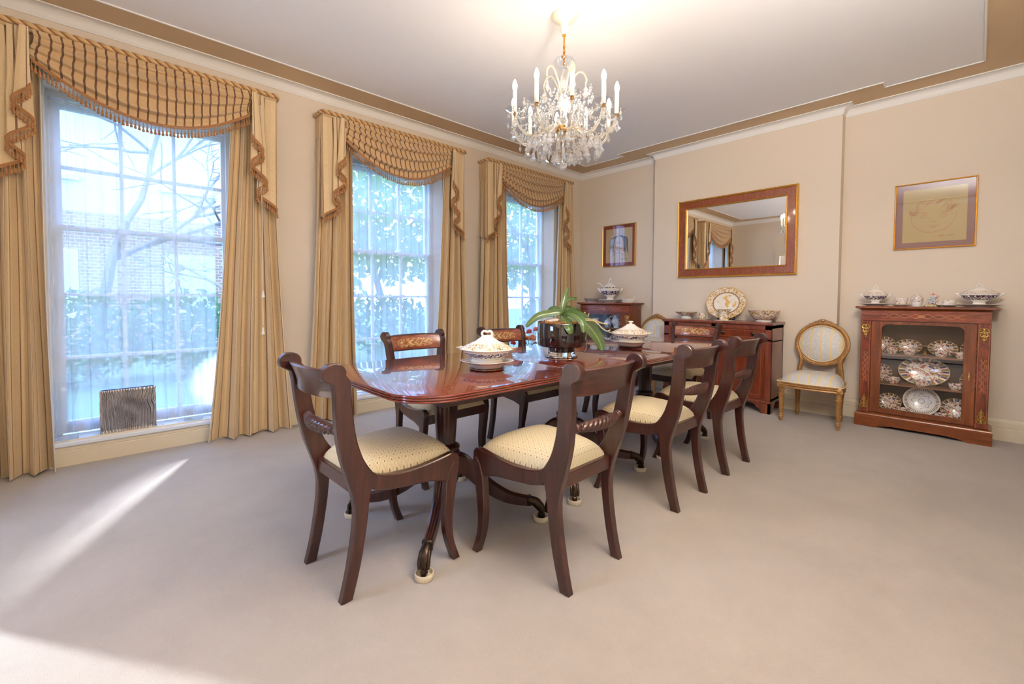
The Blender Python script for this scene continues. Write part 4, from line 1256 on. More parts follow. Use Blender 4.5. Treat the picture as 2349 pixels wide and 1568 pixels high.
# ------------------------------------------------------------------ mirror and pictures
def picture_frame(root, x0, x1, z0, z1, y, w, depth, mat, name='frame'):
    b = MB()
    cor = [(x0, z0), (x1, z0), (x1, z1), (x0, z1)]
    prof = [(0, 0), (0, depth * .8), (w * .2, depth), (w * .55, depth * .86), (w * .8, depth), (w, depth * .75), (w, 0)]
    rings = []
    for d, h in prof:
        q = inset(cor, d); rings.append([b.vert((p[0], y - h, p[1])) for p in q])
    for k in range(len(prof) - 1):
        for i in range(4):
            j = (i + 1) % 4; b.face((rings[k][i], rings[k][j], rings[k + 1][j], rings[k + 1][i]))
    return part(name, b, mat, root, 25)
wm = thing('wall_mirror', 'large rectangular wall mirror in a burr wood and gold frame over the sideboard', 'mirror', (-1.864, BR, 1.795))
X, Z = .614, .446
picture_frame(wm, -X, X, -Z, Z, 0, .020, .038, M['gold_frame'], 'outer_frame')
b = MB(); 
o = [(-X + .019, -Z + .019), (X - .019, -Z + .019), (X - .019, Z - .019), (-X + .019, Z - .019)]; i_ = inset(o, .072)
loop_frame(b, i_, o, -.026, -.002); part('burr_frame', b, M['burr'], wm, 20)
xi, zi = X - .090, Z - .090
picture_frame(wm, -xi, xi, -zi, zi, -.004, .013, .028, M['gold_frame'], 'inner_slip')
b = MB(); b.box((-xi + .004, -.010, -zi + .004), (xi - .004, -.004, zi - .004)); part('mirror_glass', b, M['mirror'], wm, 0)

M['mat_mauve'] = paint('mauve_mount', srgb(142, 104, 104), .8, .08)
M['mat_red'] = paint('russet_mount', srgb(136, 60, 46), .8, .08)
M['paper_olive'] = paint('buff_paper', srgb(186, 164, 116), .85, .06)
M['chalk_red'] = plain('red_chalk', srgb(184, 134, 96), .9)
M['chalk_grey'] = plain('grey_pencil', srgb(120, 104, 86), .9)
M['paper_buff'] = paint('drawing_paper', srgb(196, 172, 132), .85, .06)
def strokes(mb, lines, w, y):
    for ln in lines:
        P = spline(ln, 5)
        ids = []
        for k, p in enumerate(P):
            a = P[max(k - 1, 0)]; c = P[min(k + 1, len(P) - 1)]; dx, dz = c[0] - a[0], c[1] - a[1]; L = sqrt(dx * dx + dz * dz) or 1e-6
            ww = w * (.35 + .65 * sin(pi * (k + .5) / len(P)))
            ids.append((mb.vert((p[0] - dz / L * ww, y, p[1] + dx / L * ww)), mb.vert((p[0] + dz / L * ww, y, p[1] - dx / L * ww))))
        for k in range(len(ids) - 1): mb.face((ids[k][0], ids[k][1], ids[k + 1][1], ids[k + 1][0]))
def portrait(label, xc, zc, hw, hh, fw, mount, matm, paper, chalk, kind, moff=.0):
    r = thing('framed_portrait', label, 'picture', (xc, YB, zc))
    picture_frame(r, -hw, hw, -hh, hh, 0, fw, .024, M['gold_frame'])
    b = MB(); b.box((-hw + fw * .8, -.011, -hh + fw * .8), (hw - fw * .8, -.004, hh - fw * .8)); part('mount', b, matm, r, 0)
    px, pz = hw - fw - mount, hh - fw - mount
    b = MB(); b.box((-px, -.0125, -pz + moff), (px, -.0112, pz + moff)); pp = part('drawing', b, paper, r, 0)
    rng = random.Random(5)
    L = []
    k = pz
    if kind == 'child':
        cx, cz = .0, -.01
        for i in range(34):    # tousled fringe
            a = radians(rng.uniform(20, 165)); rr = rng.uniform(.55, .74) * k
            p = (cx + rr * cos(a), cz + rr * sin(a) * .95); d = rng.uniform(-.9, -.2)
            L.append([p, (p[0] + .12 * k * cos(a + 2.2), p[1] + .10 * k * sin(a + 2.2) - .03 * k), (p[0] + .22 * k * cos(a + 2.6), p[1] - .14 * k)])
        L.append([(cx - .62 * k, cz + .05 * k), (cx - .60 * k, cz - .22 * k), (cx - .36 * k, cz - .52 * k), (cx, cz - .60 * k), (cx + .38 * k, cz - .46 * k), (cx + .58 * k, cz - .12 * k), (cx + .6 * k, cz + .1 * k)])
        for sx in (-.27, .27):
            L += [[(cx + sx * k - .13 * k, cz), (cx + sx * k, cz + .05 * k), (cx + sx * k + .13 * k, cz)], [(cx + sx * k - .1 * k, cz - .03 * k), (cx + sx * k, cz - .05 * k), (cx + sx * k + .1 * k, cz - .02 * k)], [(cx + sx * k - .12 * k, cz + .12 * k), (cx + sx * k + .1 * k, cz + .13 * k)]]
        L += [[(cx - .06 * k, cz - .2 * k), (cx, cz - .23 * k), (cx + .06 * k, cz - .2 * k)], [(cx - .17 * k, cz - .34 * k), (cx, cz - .38 * k), (cx + .17 * k, cz - .34 * k)], [(cx - .1 * k, cz - .42 * k), (cx + .1 * k, cz - .42 * k)]]
    else:
        for i in range(40):
            sx = rng.choice((-1, 1)); a = rng.uniform(.25, .55)
            L.append([(sx * .04 * k, .62 * k - .1 * rng.random() * k), (sx * a * k, .42 * k), (sx * (a + .06) * k, 0), (sx * (a + .1 * rng.random() + .04) * k, -rng.uniform(.2, .62) * k)])
        L.append([(-.26 * k, .1 * k), (-.2 * k, -.14 * k), (0, -.28 * k), (.2 * k, -.14 * k), (.26 * k, .1 * k)])
        for sx in (-.11, .11): L += [[(sx * k - .06 * k, .1 * k), (sx * k, .13 * k), (sx * k + .06 * k, .1 * k)], [(sx * k - .07 * k, .18 * k), (sx * k + .06 * k, .19 * k)]]
        L += [[(-.03 * k, -.02 * k), (.0, -.04 * k), (.03 * k, -.02 * k)], [(-.08 * k, -.13 * k), (0, -.15 * k), (.08 * k, -.13 * k)], [(-.5 * k, -.7 * k), (-.15 * k, -.45 * k), (.15 * k, -.45 * k), (.5 * k, -.7 * k)]]
    # signature scribble in the lower right corner
    sx = .15 * px; sz = -pz * .80 + moff
    for j in range(2):
        q = [(sx + j * .28 * px + i * .022 * px * 1.0, sz + (.02 * pz if i % 2 else -.015 * pz)) for i in range(11)]
        L.append(q)
    b = MB(); strokes(b, L, .0026 * (hw / .25), -.0128); part('chalk_lines', b, chalk, pp, 0)
    b = MB(); b.box((-hw + fw * .8, -.0175, -hh + fw * .8), (hw - fw * .8, -.0155, hh - fw * .8)); part('picture_glass', b, M['glass'], r, 0)
    return r
portrait('red chalk portrait of a child in a gold frame with mauve mount', -.287, 1.824, .253, .282, .011, .045, M['mat_mauve'], M['paper_olive'], M['chalk_red'], 'child')
portrait('small pencil portrait with long hair in a gold frame with russet mount', -3.376, 1.820, .258, .283, .012, .040, M['mat_red'], M['paper_buff'], M['chalk_grey'], 'woman')
for c in far_cab.children:      # the far cabinet's shelves sit higher
    if c.name.startswith('shelf'): c.location.z += .078
# ------------------------------------------------------------------ china helpers
def quat(k=.06, n=4, ph=0.0): return lambda a, z, r: 1 + k * cos(n * a + ph)
def loop_handle(c0, c1, out, r=.005, up=.01, n=10):
    """handle curving from c0 to c1, bulging along vector out"""
    P = []
    for i in range(n + 1):
        t = i / n; q = Vector(c0).lerp(Vector(c1), t) + Vector(out) * sin(pi * t) + Vector((0, 0, up)) * sin(pi * t)
        P.append(q)
    b = MB(); b.tube(P, r, 8); return b
def covered_dish(label, loc, rz, s, kind):
    r = thing('covered_dish', label, 'covered dish', loc, rz, 'covered vegetable dishes on the dining table')
    q = quat(.045)
    if kind == 0:
        b = MB(); b.lathe([(0, 0), (.078 * s, 0), (.086 * s, .004), (.085 * s, .008), (0, .008)], 48, mod=lambda a, z, rr: 1 + .05 * cos(12 * a)); part('wooden_coaster', b, M['walnut_x'], r)
    else:
        b = MB(); b.lathe([(0, 0), (.074 * s, 0), (.080 * s, .004), (.078 * s, .007), (0, .007)], 48); part('cork_coaster', b, M['dark_wood'], r)
    b = MB(); b.lathe([(0, .008), (.070 * s, .008), (.078 * s, .014), (.088 * s, .028), (.098 * s, .034), (.126 * s, .042), (.130 * s, .045), (.126 * s, .0465), (.096 * s, .039), (.080 * s, .036), (0, .036)], 56, mod=q); part('stand', b, M['white_china'], r)
    b = MB(); b.lathe([(0, .036), (.074 * s, .036), (.078 * s, .042), (.070 * s, .052), (.082 * s, .060), (.104 * s, .076), (.112 * s, .092), (.132 * s, .100), (.137 * s, .103), (.134 * s, .106), (.108 * s, .102), (0, .098)], 56, mod=q); d = part('dish', b, M['ch_dish2'], r)
    b = MB(); b.lathe([(.126 * s, .103), (.118 * s, .110), (.098 * s, .122), (.074 * s, .134), (.058 * s, .141), (.046 * s, .150), (.034 * s, .158), (.027 * s, .166), (.020 * s, .170), (0, .171)], 56, mod=lambda a, z, rr: 1 + .045 * cos(4 * a) * (1 if z < .14 else .3) + .012 * cos(16 * a)); ld = part('lid', b, M['ch_lid2'], r)
    b = MB()
    if kind == 0:
        b.tube(spline([(-.020, 0, .162), (-.026, 0, .178), (-.016, 0, .190), (0, 0, .187), (.016, 0, .190), (.026, 0, .178), (.020, 0, .162)], 5), .0065, 8, squash=(1, 1.5))
    else:
        b.tube([(0, 0, .165), (0, 0, .182)], [.013, .010], 10)
        for k in range(7):
            a = 2 * pi * k / 7; b.tube([(0, 0, .178), (.012 * cos(a), .012 * sin(a), .188), (.019 * cos(a), .019 * sin(a), .184)], [.005, .005, .003], 6)
    part('handle', b, M['white_china'], ld, 60)
    for sg in (-1, 1):
        b = MB(); b.grid(lambda u, v: ((.126 + .030 * u * sin(pi * v) ** .6) * sg * s, (.048 * (2 * v - 1)) * s, .103 + .006 * u), 5, 12); part('side_handle', b, M['ch_lid2'], d, 60)
    return r
M['ch_dish2'] = china('blue_band_dish', [(.064, .086, BLUE, .48)], 100)
M['ch_lid2'] = china('gilt_sprig_lid', [(.100, .132, srgb(196, 158, 86), .55), (.106, .130, INK, .60)], 62, dist=2.2)
covered_dish('white covered dish with gold sprigs on a scalloped wooden coaster, nearest on the dining table', (-1.683, 1.416, TZ), radians(44), 1.0, 0)
covered_dish('white covered dish with flower knob, farther along the dining table beyond the orchid', (-1.766, 2.872, TZ), radians(48), 1.10, 1)

# ------------------------------------------------------------------ orchid in dark glass
M['dark_glass'] = plain('smoked_glass', srgb(26, 12, 14), .03, coat=.6, spec=.7)
M['clear_glass'] = thin_glass('clear_glass', (.985, .99, .99, 1), .9, 0.0, .02)
M['moss'] = paint('sphagnum_moss', srgb(176, 122, 66), .9, .5)
M['orchid_leaf'] = None
def oleaf():
    t = NT('orchid_leaf'); s = t.xyz(t.uvc()); n = t.noise(t.obj(), 14, 3)
    col = t.mix(n, srgb(40, 66, 28), srgb(80, 106, 42))
    mid = t.math('LESS_THAN', t.math('ABSOLUTE', t.math('SUBTRACT', s[0], .5)), .035)
    col = t.mix(t.math('MULTIPLY', mid, .5), col, srgb(150, 172, 84))
    return t.P(color=col, rough=.32, coat=.3)
M['orchid_leaf'] = oleaf()
oc = thing('potted_orchid', 'leafy orchid without flowers in a dark glass footed pot on the dining table', 'potted plant', (-1.738, 2.054, TZ), radians(46.7))
b = MB(); b.lathe([(0, 0), (.088, 0), (.097, .004), (.096, .010), (.086, .010), (.080, .006), (0, .006)], 64, mod=lambda a, z, r: 1 + .035 * cos(18 * a) * (r > .08)); part('scalloped_coaster', b, M['silver'], oc)
b = MB(); b.lathe([(0, .010), (.080, .010), (.082, .014), (.082, .030), (.080, .034), (0, .034)], 40); part('clear_foot', b, plain('foot_glass', (1, 1, 1, 1), 0.0, trans=1.0, ior=1.45), oc)
b = MB(); b.lathe([(0, .034), (.080, .034), (.081, .060), (.088, .064), (.132, .066), (.143, .072), (.147, .082), (.147, .205), (.145, .208), (.142, .205), (.142, .19), (0, .19)], 56); part('glass_pot', b, M['dark_glass'], oc)
b = MB(); rng = random.Random(2)
b.lathe([(.140, .190), (.136, .202), (.09, .208), (0, .210)], 30)
for i in range(150):
    a = rng.uniform(0, 6.28); rr = .135 * sqrt(rng.random()); z = .207 + rng.uniform(0, .006)
    q = Vector((rr * cos(a), rr * sin(a), z)); d = Vector((rng.gauss(0, 1), rng.gauss(0, 1), rng.gauss(.2, .5))).normalized() * .014
    b.tube([q - d, q + Vector((0, 0, .004)), q + d], .0022, 4)
part('moss', b, M['moss'], oc, 60)
b = MB(); b.sphere((-.052, .02, .222), .028, 10, 7, (1.5, 1, .55)); b.sphere((-.080, .0, .216), .018, 9, 6, (1.3, 1, .6)); part('pebble', b, M['white_china'], oc)
def leaf3(pts, wid, fold=.25, tipk=1.0):
    P = [Vector(p) for p in spline(pts, 7)]; n = len(P)
    b = MB(); ids = []
    for i, q in enumerate(P):
        f = i / (n - 1)
        w = wid * (max(.0, sin(pi * min(1, (f * .86 + .10)))) ** .55) * (1 - .0 * f)
        if i == n - 1: w = wid * .12
        t = (P[min(i + 1, n - 1)] - P[max(i - 1, 0)]).normalized()
        side = t.cross(Vector((0, -1, .35))).normalized(); nor = side.cross(t).normalized()
        row = []
        for k in range(7):
            s = k / 6; a = 2 * s - 1
            row.append(b.vert(q + side * (a * w * .5) + nor * (abs(a) * w * fold * .5), (s, f)))
        ids.append(row)
    for i in range(n - 1):
        for k in range(6): b.face((ids[i][k], ids[i][k + 1], ids[i + 1][k + 1], ids[i + 1][k]))
    # underside for thickness
    off = len(b.v); nv = len(b.v)
    for j in range(nv):
        b.vert((b.v[j][0], b.v[j][1] + .0016, b.v[j][2] - .0016), b.uv[j])
    for i in range(n - 1):
        for k in range(6): b.face((ids[i][k] + off, ids[i + 1][k] + off, ids[i + 1][k + 1] + off, ids[i][k + 1] + off))
    for i in range(n - 1):
        for k in (0, 6): b.face((ids[i][k], ids[i + 1][k], ids[i + 1][k] + off, ids[i][k] + off))
    part('leaf', b, M['orchid_leaf'], oc, 75)
K = .00265
def oq(x, y, d): return ((x - 1288) * K, d, (818 - y) * K)
for pts, w in (
    ([(1288, 724, .0), (1284, 716, .0), (1262, 718, -.01), (1237, 723, -.03), (1221, 733, -.04), (1205, 748, -.05)], 17),
    ([(1288, 720, .03), (1281, 708, .05), (1272, 705, .07), (1262, 711, .09), (1259, 726, .10)], 7),
    ([(1289, 724, .02), (1291, 702, .03), (1297, 680, .05), (1304, 658, .06)], 13),
    ([(1292, 720, .03), (1297, 699, .05), (1305, 688, .08), (1317, 684, .10), (1329, 684, .12)], 10),
    ([(1292, 722, .05), (1300, 709, .08), (1311, 709, .11), (1320, 724, .13)], 14),
    ([(1289, 725, -.02), (1300, 717, -.06), (1316, 722, -.11), (1327, 737, -.15), (1328, 757, -.165)], 19),
    ([(1287, 728, -.03), (1294, 733, -.09), (1306, 742, -.13)], 16),
    ([(1287, 730, -.04), (1292, 738, -.12), (1297, 749, -.16), (1301, 760, -.165)], 19),
    ([(1296, 722, .02), (1314, 713, .05), (1328, 718, .07), (1342, 731, .09), (1355, 745, .09)], 17),
    ([(1300, 726, .0), (1330, 728, .02), (1345, 741, .02), (1360, 758, .01), (1374, 780, .0), (1381, 802, -.01)], 31)):
    leaf3([oq(*p) for p in pts], w * K)
for pts in ([(1320, 733, .02), (1346, 731, .0), (1359, 733, -.02), (1375, 739, -.02), (1391, 742, -.03)], [(1330, 735, .0), (1359, 735, -.03), (1376, 750, -.05), (1387, 757, -.05), (1394, 754, -.06)],
            [(1310, 730, .05), (1336, 722, .06), (1346, 716, .06)], [(1320, 733, .05), (1345, 730, .03), (1352, 718, .02)]):
    b = MB(); b.tube(spline([oq(*p) for p in pts], 6), .0042, 7); part('aerial_root', b, plain('orchid_root', srgb(178, 164, 120), .6), oc, 60)

# ------------------------------------------------------------------ china on the sideboard
SZ = .878
r = thing('pedestal_dish', 'gold patterned pedestal dish at the left end of the sideboard', 'dish', (-2.297, 4.90, SZ))
b = MB(); b.lathe([(0, 0), (.058, 0), (.061, .006), (.050, .016), (.042, .026), (.046, .032), (.058, .036), (0, .036)], 40); part('foot', b, M['white_china'], r)
b = MB(); b.lathe([(0, .036), (.046, .036), (.085, .052), (.118, .072), (.122, .078), (.117, .078), (.080, .058), (0, .048)], 48, mod=quat(.03, 8)); part('bowl', b, M['ch_gold'], r)
r = thing('lidded_jar', 'small white and gold lidded jar between the pedestal dish and the large platter', 'jar', (-2.100, 4.87, SZ))
b = MB(); b.lathe([(0, 0), (.032, 0), (.035, .006), (.034, .030), (.034, .046), (0, .046)], 28); part('body', b, M['ch_gold'], r)
b = MB(); b.lathe([(.035, .047), (.035, .062), (.030, .070), (0, .073)], 28); part('lid', b, M['ch_gold'], r)
def imported_plate(R, sx=1.0, seg=56, scal=None, tilt=12, rimk=.70, lift=0.0):
    """plate stood on edge, facing -y, resting at z=0"""
    b = MB(); st = len(b.v)
    prof = [(0, .002), (.55 * R, .002), (.62 * R, .006), (R, .018), (R * 1.004, .020), (R, .022), (.70 * R, .013), (.62 * R, .009), (0, .0085)]
    b.lathe(prof, seg, axis='y', sx=sx, mod=scal)
    for i, v in enumerate(b.v): b.uv[i] = (v[0] / sx / R, v[2] / R)
    b.mi = [1 if (sum(sqrt((b.v[i][0] / sx) ** 2 + b.v[i][2] ** 2) for i in f) / len(f)) > rimk * R else 0 for f in b.f]
    zmin = R
    Mx = Matrix.Translation((0, 0, 0)) @ Matrix.Rotation(radians(-tilt), 4, 'X')
    b.xform(Mx)
    z0 = min(v[2] for v in b.v); y1 = max(v[1] for v in b.v)
    b.shift((0, 0, -z0 + lift))
    return b
r = thing('large_platter', 'large oval white and gold platter propped against the wall on the sideboard', 'platter', (-1.875, 4.945, SZ))
b = imported_plate(.174, 1.18, 72, quat(.012, 10), 14, .72, .018); part('platter', b, [M['gold_platter'], M['gold_platter']], r, 40)
b = MB()
for sg in (-1, 1):
    b.tube(spline([(sg * .07, -.045, .004), (sg * .07, -.04, .02), (sg * .07, -.02, .010), (sg * .07, .04, .004), (sg * .045, .06, .08)], 5), .006, 6)
b.tube([(-.07, .035, .006), (.07, .035, .006)], .005, 6)
part('plate_stand', b, M['mahogany'], r, 60)
r = thing('flared_vase', 'flared white and gold vase on a lace mat in front of the large platter', 'vase', (-1.836, 4.785, SZ + .004))
b = MB(); b.lathe([(0, 0), (.046, 0), (.048, .006), (.043, .020), (.044, .060), (.052, .090), (.068, .112), (.070, .115), (.066, .114), (.048, .088), (.040, .05), (.040, .012), (0, .010)], 44); part('body', b, M['ch_gold'], r)
b = MB(); b.lathe([(0, 0), (.10, 0), (.106, .002), (.10, .0038), (0, .0038)], 60, mod=lambda a, z, rr: 1 + .05 * cos(14 * a) * (rr > .09)); single('lace_mat', b, M['white_china'], 'scalloped white lace mat under the flared vase on the sideboard', 'mat', (-1.836, 4.785, SZ))
r = thing('punch_bowl', 'wide white and gold bowl at the right end of the sideboard', 'bowl', (-1.490, 4.895, SZ))
b = MB(); b.lathe([(0, 0), (.070, 0), (.073, .004), (.070, .013), (.064, .016), (0, .016)], 48); part('foot_ring', b, M['white_china'], r)
b = MB(); b.lathe([(0, .016), (.066, .016), (.098, .034), (.126, .066), (.143, .106), (.147, .112), (.142, .111), (.120, .068), (.09, .040), (0, .026)], 56, mod=lambda a, z, rr: 1 + .012 * cos(12 * a)); part('body', b, M['ch_gold'], r)

# ------------------------------------------------------------------ china on top of the cabinets
M['tur_band'] = china('tureen_scroll_band', [(.055, .088, srgb(70, 24, 50), .46), (.055, .088, srgb(60, 40, 110), .60), (.100, .122, srgb(168, 116, 70), .56)], 78, dist=1.8)
M['tur_blue'] = china('tureen_blue_band', [(.056, .086, BLUE, .46), (.056, .086, srgb(120, 60, 110), .62), (.106, .114, INK, .50)], 52, dist=1.8)
def tureen(label, loc, rz, s, mat, ladle=False, plate=True, PR=.110):
    r = thing('soup_tureen', label, 'tureen', loc, rz)
    z0 = 0.0
    if plate:
        b = MB(); b.lathe([(0, 0), (.062 * s, 0), (.066 * s, .005), (PR * .87, .016), (PR, .021), (PR * .99, .023), (.066 * s, .012), (0, .011)], 48, sx=1.0, mod=quat(.03, 8)); part('stand', b, M['white_china'], r)
        z0 = .011
    b = MB(); b.lathe([(0, z0), (.046 * s, z0), (.050 * s, z0 + .006), (.036 * s, .026), (.032 * s, .034), (.040 * s, .046), (.072 * s, .058), (.096 * s, .076), (.104 * s, .092), (.104 * s, .098), (0, .098)], 48, sx=1.0, sy=.78); bd = part('body', b, mat, r)
    b = MB(); b.lathe([(.108 * s, .098), (.110 * s, .102), (.098 * s, .108), (.076 * s, .120), (.050 * s, .134), (.030 * s, .142), (.016 * s, .148), (0, .149)], 48, sx=1.0, sy=.78, mod=lambda a, z, rr: 1 + .015 * cos(12 * a)); ld = part('lid', b, mat, r)
    part('knob', loop_handle((-.020 * s, 0, .144), (.020 * s, 0, .144), (0, 0, .012), .0045, .020), M['gold_frame'] if False else M['white_china'], ld, 60)
    for sg in (-1, 1):
        part('handle', loop_handle((sg * .088 * s, 0, .072), (sg * .102 * s, 0, .097), (sg * .034 * s, 0, .004), .0052, .012), M['white_china'], bd, 60)
    if ladle:
        b = MB(); b.tube(spline([(-.06 * s, -.02, .10), (-.085 * s, -.03, .125), (-.115 * s, -.04, .142), (-.14 * s, -.045, .142)], 5), .0045, 7); part('ladle', b, M['white_china'], r, 60)
    return r
CT = 1.048
tureen('small lidded tureen on a stand at the left end of the right-hand cabinet top', (-.635, 5.02, CT), radians(8), .80, M['tur_band'], PR=.118).scale = (1, 1, 1.02)
tureen('larger lidded tureen on a stand at the right end of the right-hand cabinet top', (-.004, 5.02, CT), radians(0), 1.02, M['tur_band'], PR=.132).scale = (1, 1, 1.06)
def cup(label, loc, rz, R, h, mat, saucer=0.0, smat=None, group=None):
    r = thing('teacup', label, 'cup', loc, rz, group)
    z = 0.0
    if saucer:
        b = MB(); b.lathe([(0, 0), (.030, 0), (.034, .003), (saucer * .7, .007), (saucer, .015), (saucer, .017), (saucer * .65, .010), (0, .006)], 36); part('saucer', b, smat or M['white_china'], r)
        z = .006
    b = MB(); b.lathe([(0, z), (R * .62, z), (R * .66, z + .004), (R * .84, z + h * .25), (R * .96, z + h * .6), (R, z + h), (R * .96, z + h), (R * .9, z + h * .5), (R * .6, z + .008), (0, z + .008)], 30); c = part('bowl', b, mat, r)
    part('handle', loop_handle((R * .95, 0, z + h * .78), (R * .86, 0, z + h * .28), (R * .62, 0, 0), .0038, .006), mat, c, 60)
    return r
M['cup_floral'] = china('floral_cup', [(.012, .060, srgb(190, 140, 80), .60), (.012, .05, srgb(176, 60, 60), .64)], 60)
cup('tall white floral cup and saucer next to the small tureen on the right-hand cabinet', (-.461, 5.0, CT), radians(30), .043, .066, M['cup_floral'], .066)
cup('low white cup and saucer with gold rim next to the larger tureen', (-.169, 4.985, CT), radians(200), .044, .048, M['cup_floral'], .074)
r = thing('pomander_pot', 'small white pot with pierced domed lid, centre of the right-hand cabinet top', 'pot', (-.361, 4.985, CT))
b = MB(); b.lathe([(0, 0), (.029, 0), (.030, .004), (.035, .036), (.035, .040), (0, .040)], 28); part('pot', b, M['white_china'], r)
M['pierced'] = china('pierced_lid', [(.04, .2, srgb(130, 66, 52), .56)], 95, dist=2)
b = MB(); b.lathe([(.036, .040), (.040, .056), (.039, .072), (.030, .088), (.012, .097), (0, .098)], 28); l = part('domed_lid', b, M['pierced'], r)
b = MB(); b.lathe([(.005, .096), (.008, .101), (.007, .107), (0, .110)], 14); part('knob', b, M['ch_plain'], l)
# porcelain figurine
fg = thing('porcelain_figurine', 'small porcelain figurine in a red hat kneeling on a flowery base', 'figurine', (-.270, 5.0, CT), radians(20))
b = MB(); b.lathe([(0, 0), (.050, 0), (.054, .005), (.046, .012), (.030, .018), (0, .020)], 24, sy=.7, mod=lambda a, z, r: 1 + .06 * cos(7 * a)); part('base', b, china('figurine_base', [(-.1, .2, srgb(206, 190, 90), .45), (-.1, .2, srgb(150, 130, 170), .58)], 60), fg)
FGV = [(0, 0, .040), (.0, 0, .058), (.002, -.002, .074), (.003, -.003, .083), (.004, -.004, .094), (-.016, -.004, .076), (-.022, -.016, .062), (-.010, -.026, .060), (.020, -.004, .076), (.028, -.012, .086), (.020, -.016, .096), (-.013, -.002, .034), (-.022, -.020, .026), (-.024, .004, .022), (.014, -.002, .034), (.022, -.022, .026), (.026, .004, .022)]
FGE = [(0, 1), (1, 2), (2, 3), (3, 4), (2, 5), (5, 6), (6, 7), (2, 8), (8, 9), (9, 10), (0, 11), (11, 12), (12, 13), (0, 14), (14, 15), (15, 16)]
FGR = [.014, .013, .012, .006, .011, .006, .005, .004, .006, .005, .004, .010, .009, .007, .010, .009, .007]
me = bpy.data.meshes.new('body'); me.from_pydata(FGV, FGE, []); bo = link('body', me, fg)
bo.modifiers.new('skin', 'SKIN'); 
for v, rr in zip(me.skin_vertices[0].data, FGR): v.radius = (rr, rr)
me.skin_vertices[0].data[0].use_root = True
sd = bo.modifiers.new('sub', 'SUBSURF'); sd.levels = 2; sd.render_levels = 2
me.materials.append(china('figurine_glaze', [(.05, .078, srgb(150, 186, 206), .44), (.0, .045, srgb(126, 122, 160), .52), (.08, .10, srgb(232, 196, 176), .3)], 70, white=srgb(236, 222, 210)))
b = MB(); b.lathe([(0, .012), (.008, .010), (.012, .004), (.022, .001), (.022, 0), (0, -.001)], 20, (.003, -.002, .100)); part('hat', b, china('figurine_hat', [(.0, .2, srgb(196, 70, 80), .42)], 40), fg)
b = MB()
for k in range(6): b.sphere((.030 + .008 * cos(k), -.010 + .008 * sin(k), .085 - .007 * k), .006, 7, 5)
part('flower_garland', b, china('figurine_flowers', [(.0, .2, srgb(206, 120, 130), .45)], 50), fg)
# top of the far cabinet
tureen('tall blue banded tureen with ladle on a stand on the far corner cabinet', (-3.394, 5.0, CT), radians(36), 1.26, M['tur_blue'], True, PR=.155).scale = (1, 1, 1.80)
r = thing('openwork_basket', 'openwork porcelain basket with dark lattice at the left end of the far corner cabinet', 'basket', (-3.690, 5.0, CT), radians(38))
b = MB(); b.lathe([(0, 0), (.080, 0), (.084, .005), (.082, .010), (0, .010)], 40, sy=.8); part('base', b, M['ch_plain'], r)
b = MB()
for k in range(28):
    a = 2 * pi * k / 28; a2 = a + .22
    b.tube([(.082 * cos(a), .066 * sin(a), .008), (.104 * cos(a2), .083 * sin(a2), .050)], .0028, 5); b.tube([(.082 * cos(a2), .066 * sin(a2), .008), (.104 * cos(a), .083 * sin(a), .050)], .0028, 5)
for rr, z in ((.095, .031), (.107, .052)): b.tube([(rr * cos(2 * pi * k / 40), rr * .8 * sin(2 * pi * k / 40), z + (.016 * abs(cos(2 * pi * k / 40)) ** 8 if z > .05 else 0)) for k in range(41)], .0034, 6)
part('lattice', b, paint('basket_lattice', srgb(150, 136, 140), .25, .5), r, 60)
r = thing('white_basket', 'white porcelain basket with two loop handles at the right end of the far corner cabinet', 'basket', (-3.115, 5.0, CT), radians(38))
b = MB(); b.lathe([(0, 0), (.066, 0), (.070, .004), (.086, .046), (.088, .052), (.083, .052), (.066, .010), (0, .008)], 44, sy=.75, mod=lambda a, z, rr: 1 + .02 * cos(22 * a)); bk = part('body', b, M['white_china'], r)
for sg in (-1, 1): part('handle', loop_handle((sg * .078, -.012, .050), (sg * .058, .012, .050), (0, 0, .022), .0045, .012), M['white_china'], bk, 60)

# ------------------------------------------------------------------ imari china in the right-hand cabinet
G1 = 'imari plates in the right-hand cabinet'; G2 = 'imari cups in the right-hand cabinet'
S1, S2, S0 = .640, .387, .134
def plate(label, x, y, z, R, sx=1.0, tilt=13, rz=0.0, mats=None, scal=None, group=G1, name='plate'):
    b = imported_plate(R, sx, 56, scal, tilt)
    return single(name, b, mats or [M['imari_plate'], M['imari_rim']], label, 'plate', (x, y, z), rz, group, 40)
plate('imari plate at the left end of the top shelf, behind a cup', -.562, 5.085, S1, .070)
plate('oval imari plate left of the glass comport on the top shelf', -.411, 5.09, S1, .064, 1.38)
plate('oval imari plate right of the glass comport on the top shelf', -.199, 5.09, S1, .066, 1.38)
plate('imari plate at the right end of the top shelf, cut off by the door frame', -.030, 5.085, S1, .070)
plate('imari plate at the left end of the middle shelf', -.585, 5.085, S2, .076)
plate('large oval imari platter in the centre of the middle shelf', -.310, 5.08, S2, .118, 1.36, 12, name='platter')
plate('imari plate at the right end of the middle shelf behind a cup', -.022, 5.085, S2, .074)
plate('imari plate at the left of the bottom of the cabinet', -.519, 5.07, S0 + .004, .076, 1.1, 16, radians(-8))
plate('imari plate at the right of the bottom of the cabinet', -.110, 5.06, S0 + .004, .086, 1.08, 14)
def pierced_rim():
    t = NT('ribbon_plate_rim'); a, r = polar(t)
    f = t.math('FRACT', t.math('MULTIPLY', a, 52 / (2 * pi)))
    slot = t.math('MULTIPLY', t.math('LESS_THAN', f, .42), t.math('MULTIPLY', t.math('GREATER_THAN', r, .75), t.math('LESS_THAN', r, .92)))
    return t.P(color=t.mix(slot, srgb(226, 218, 204), srgb(96, 66, 46)), rough=.2, coat=.3)
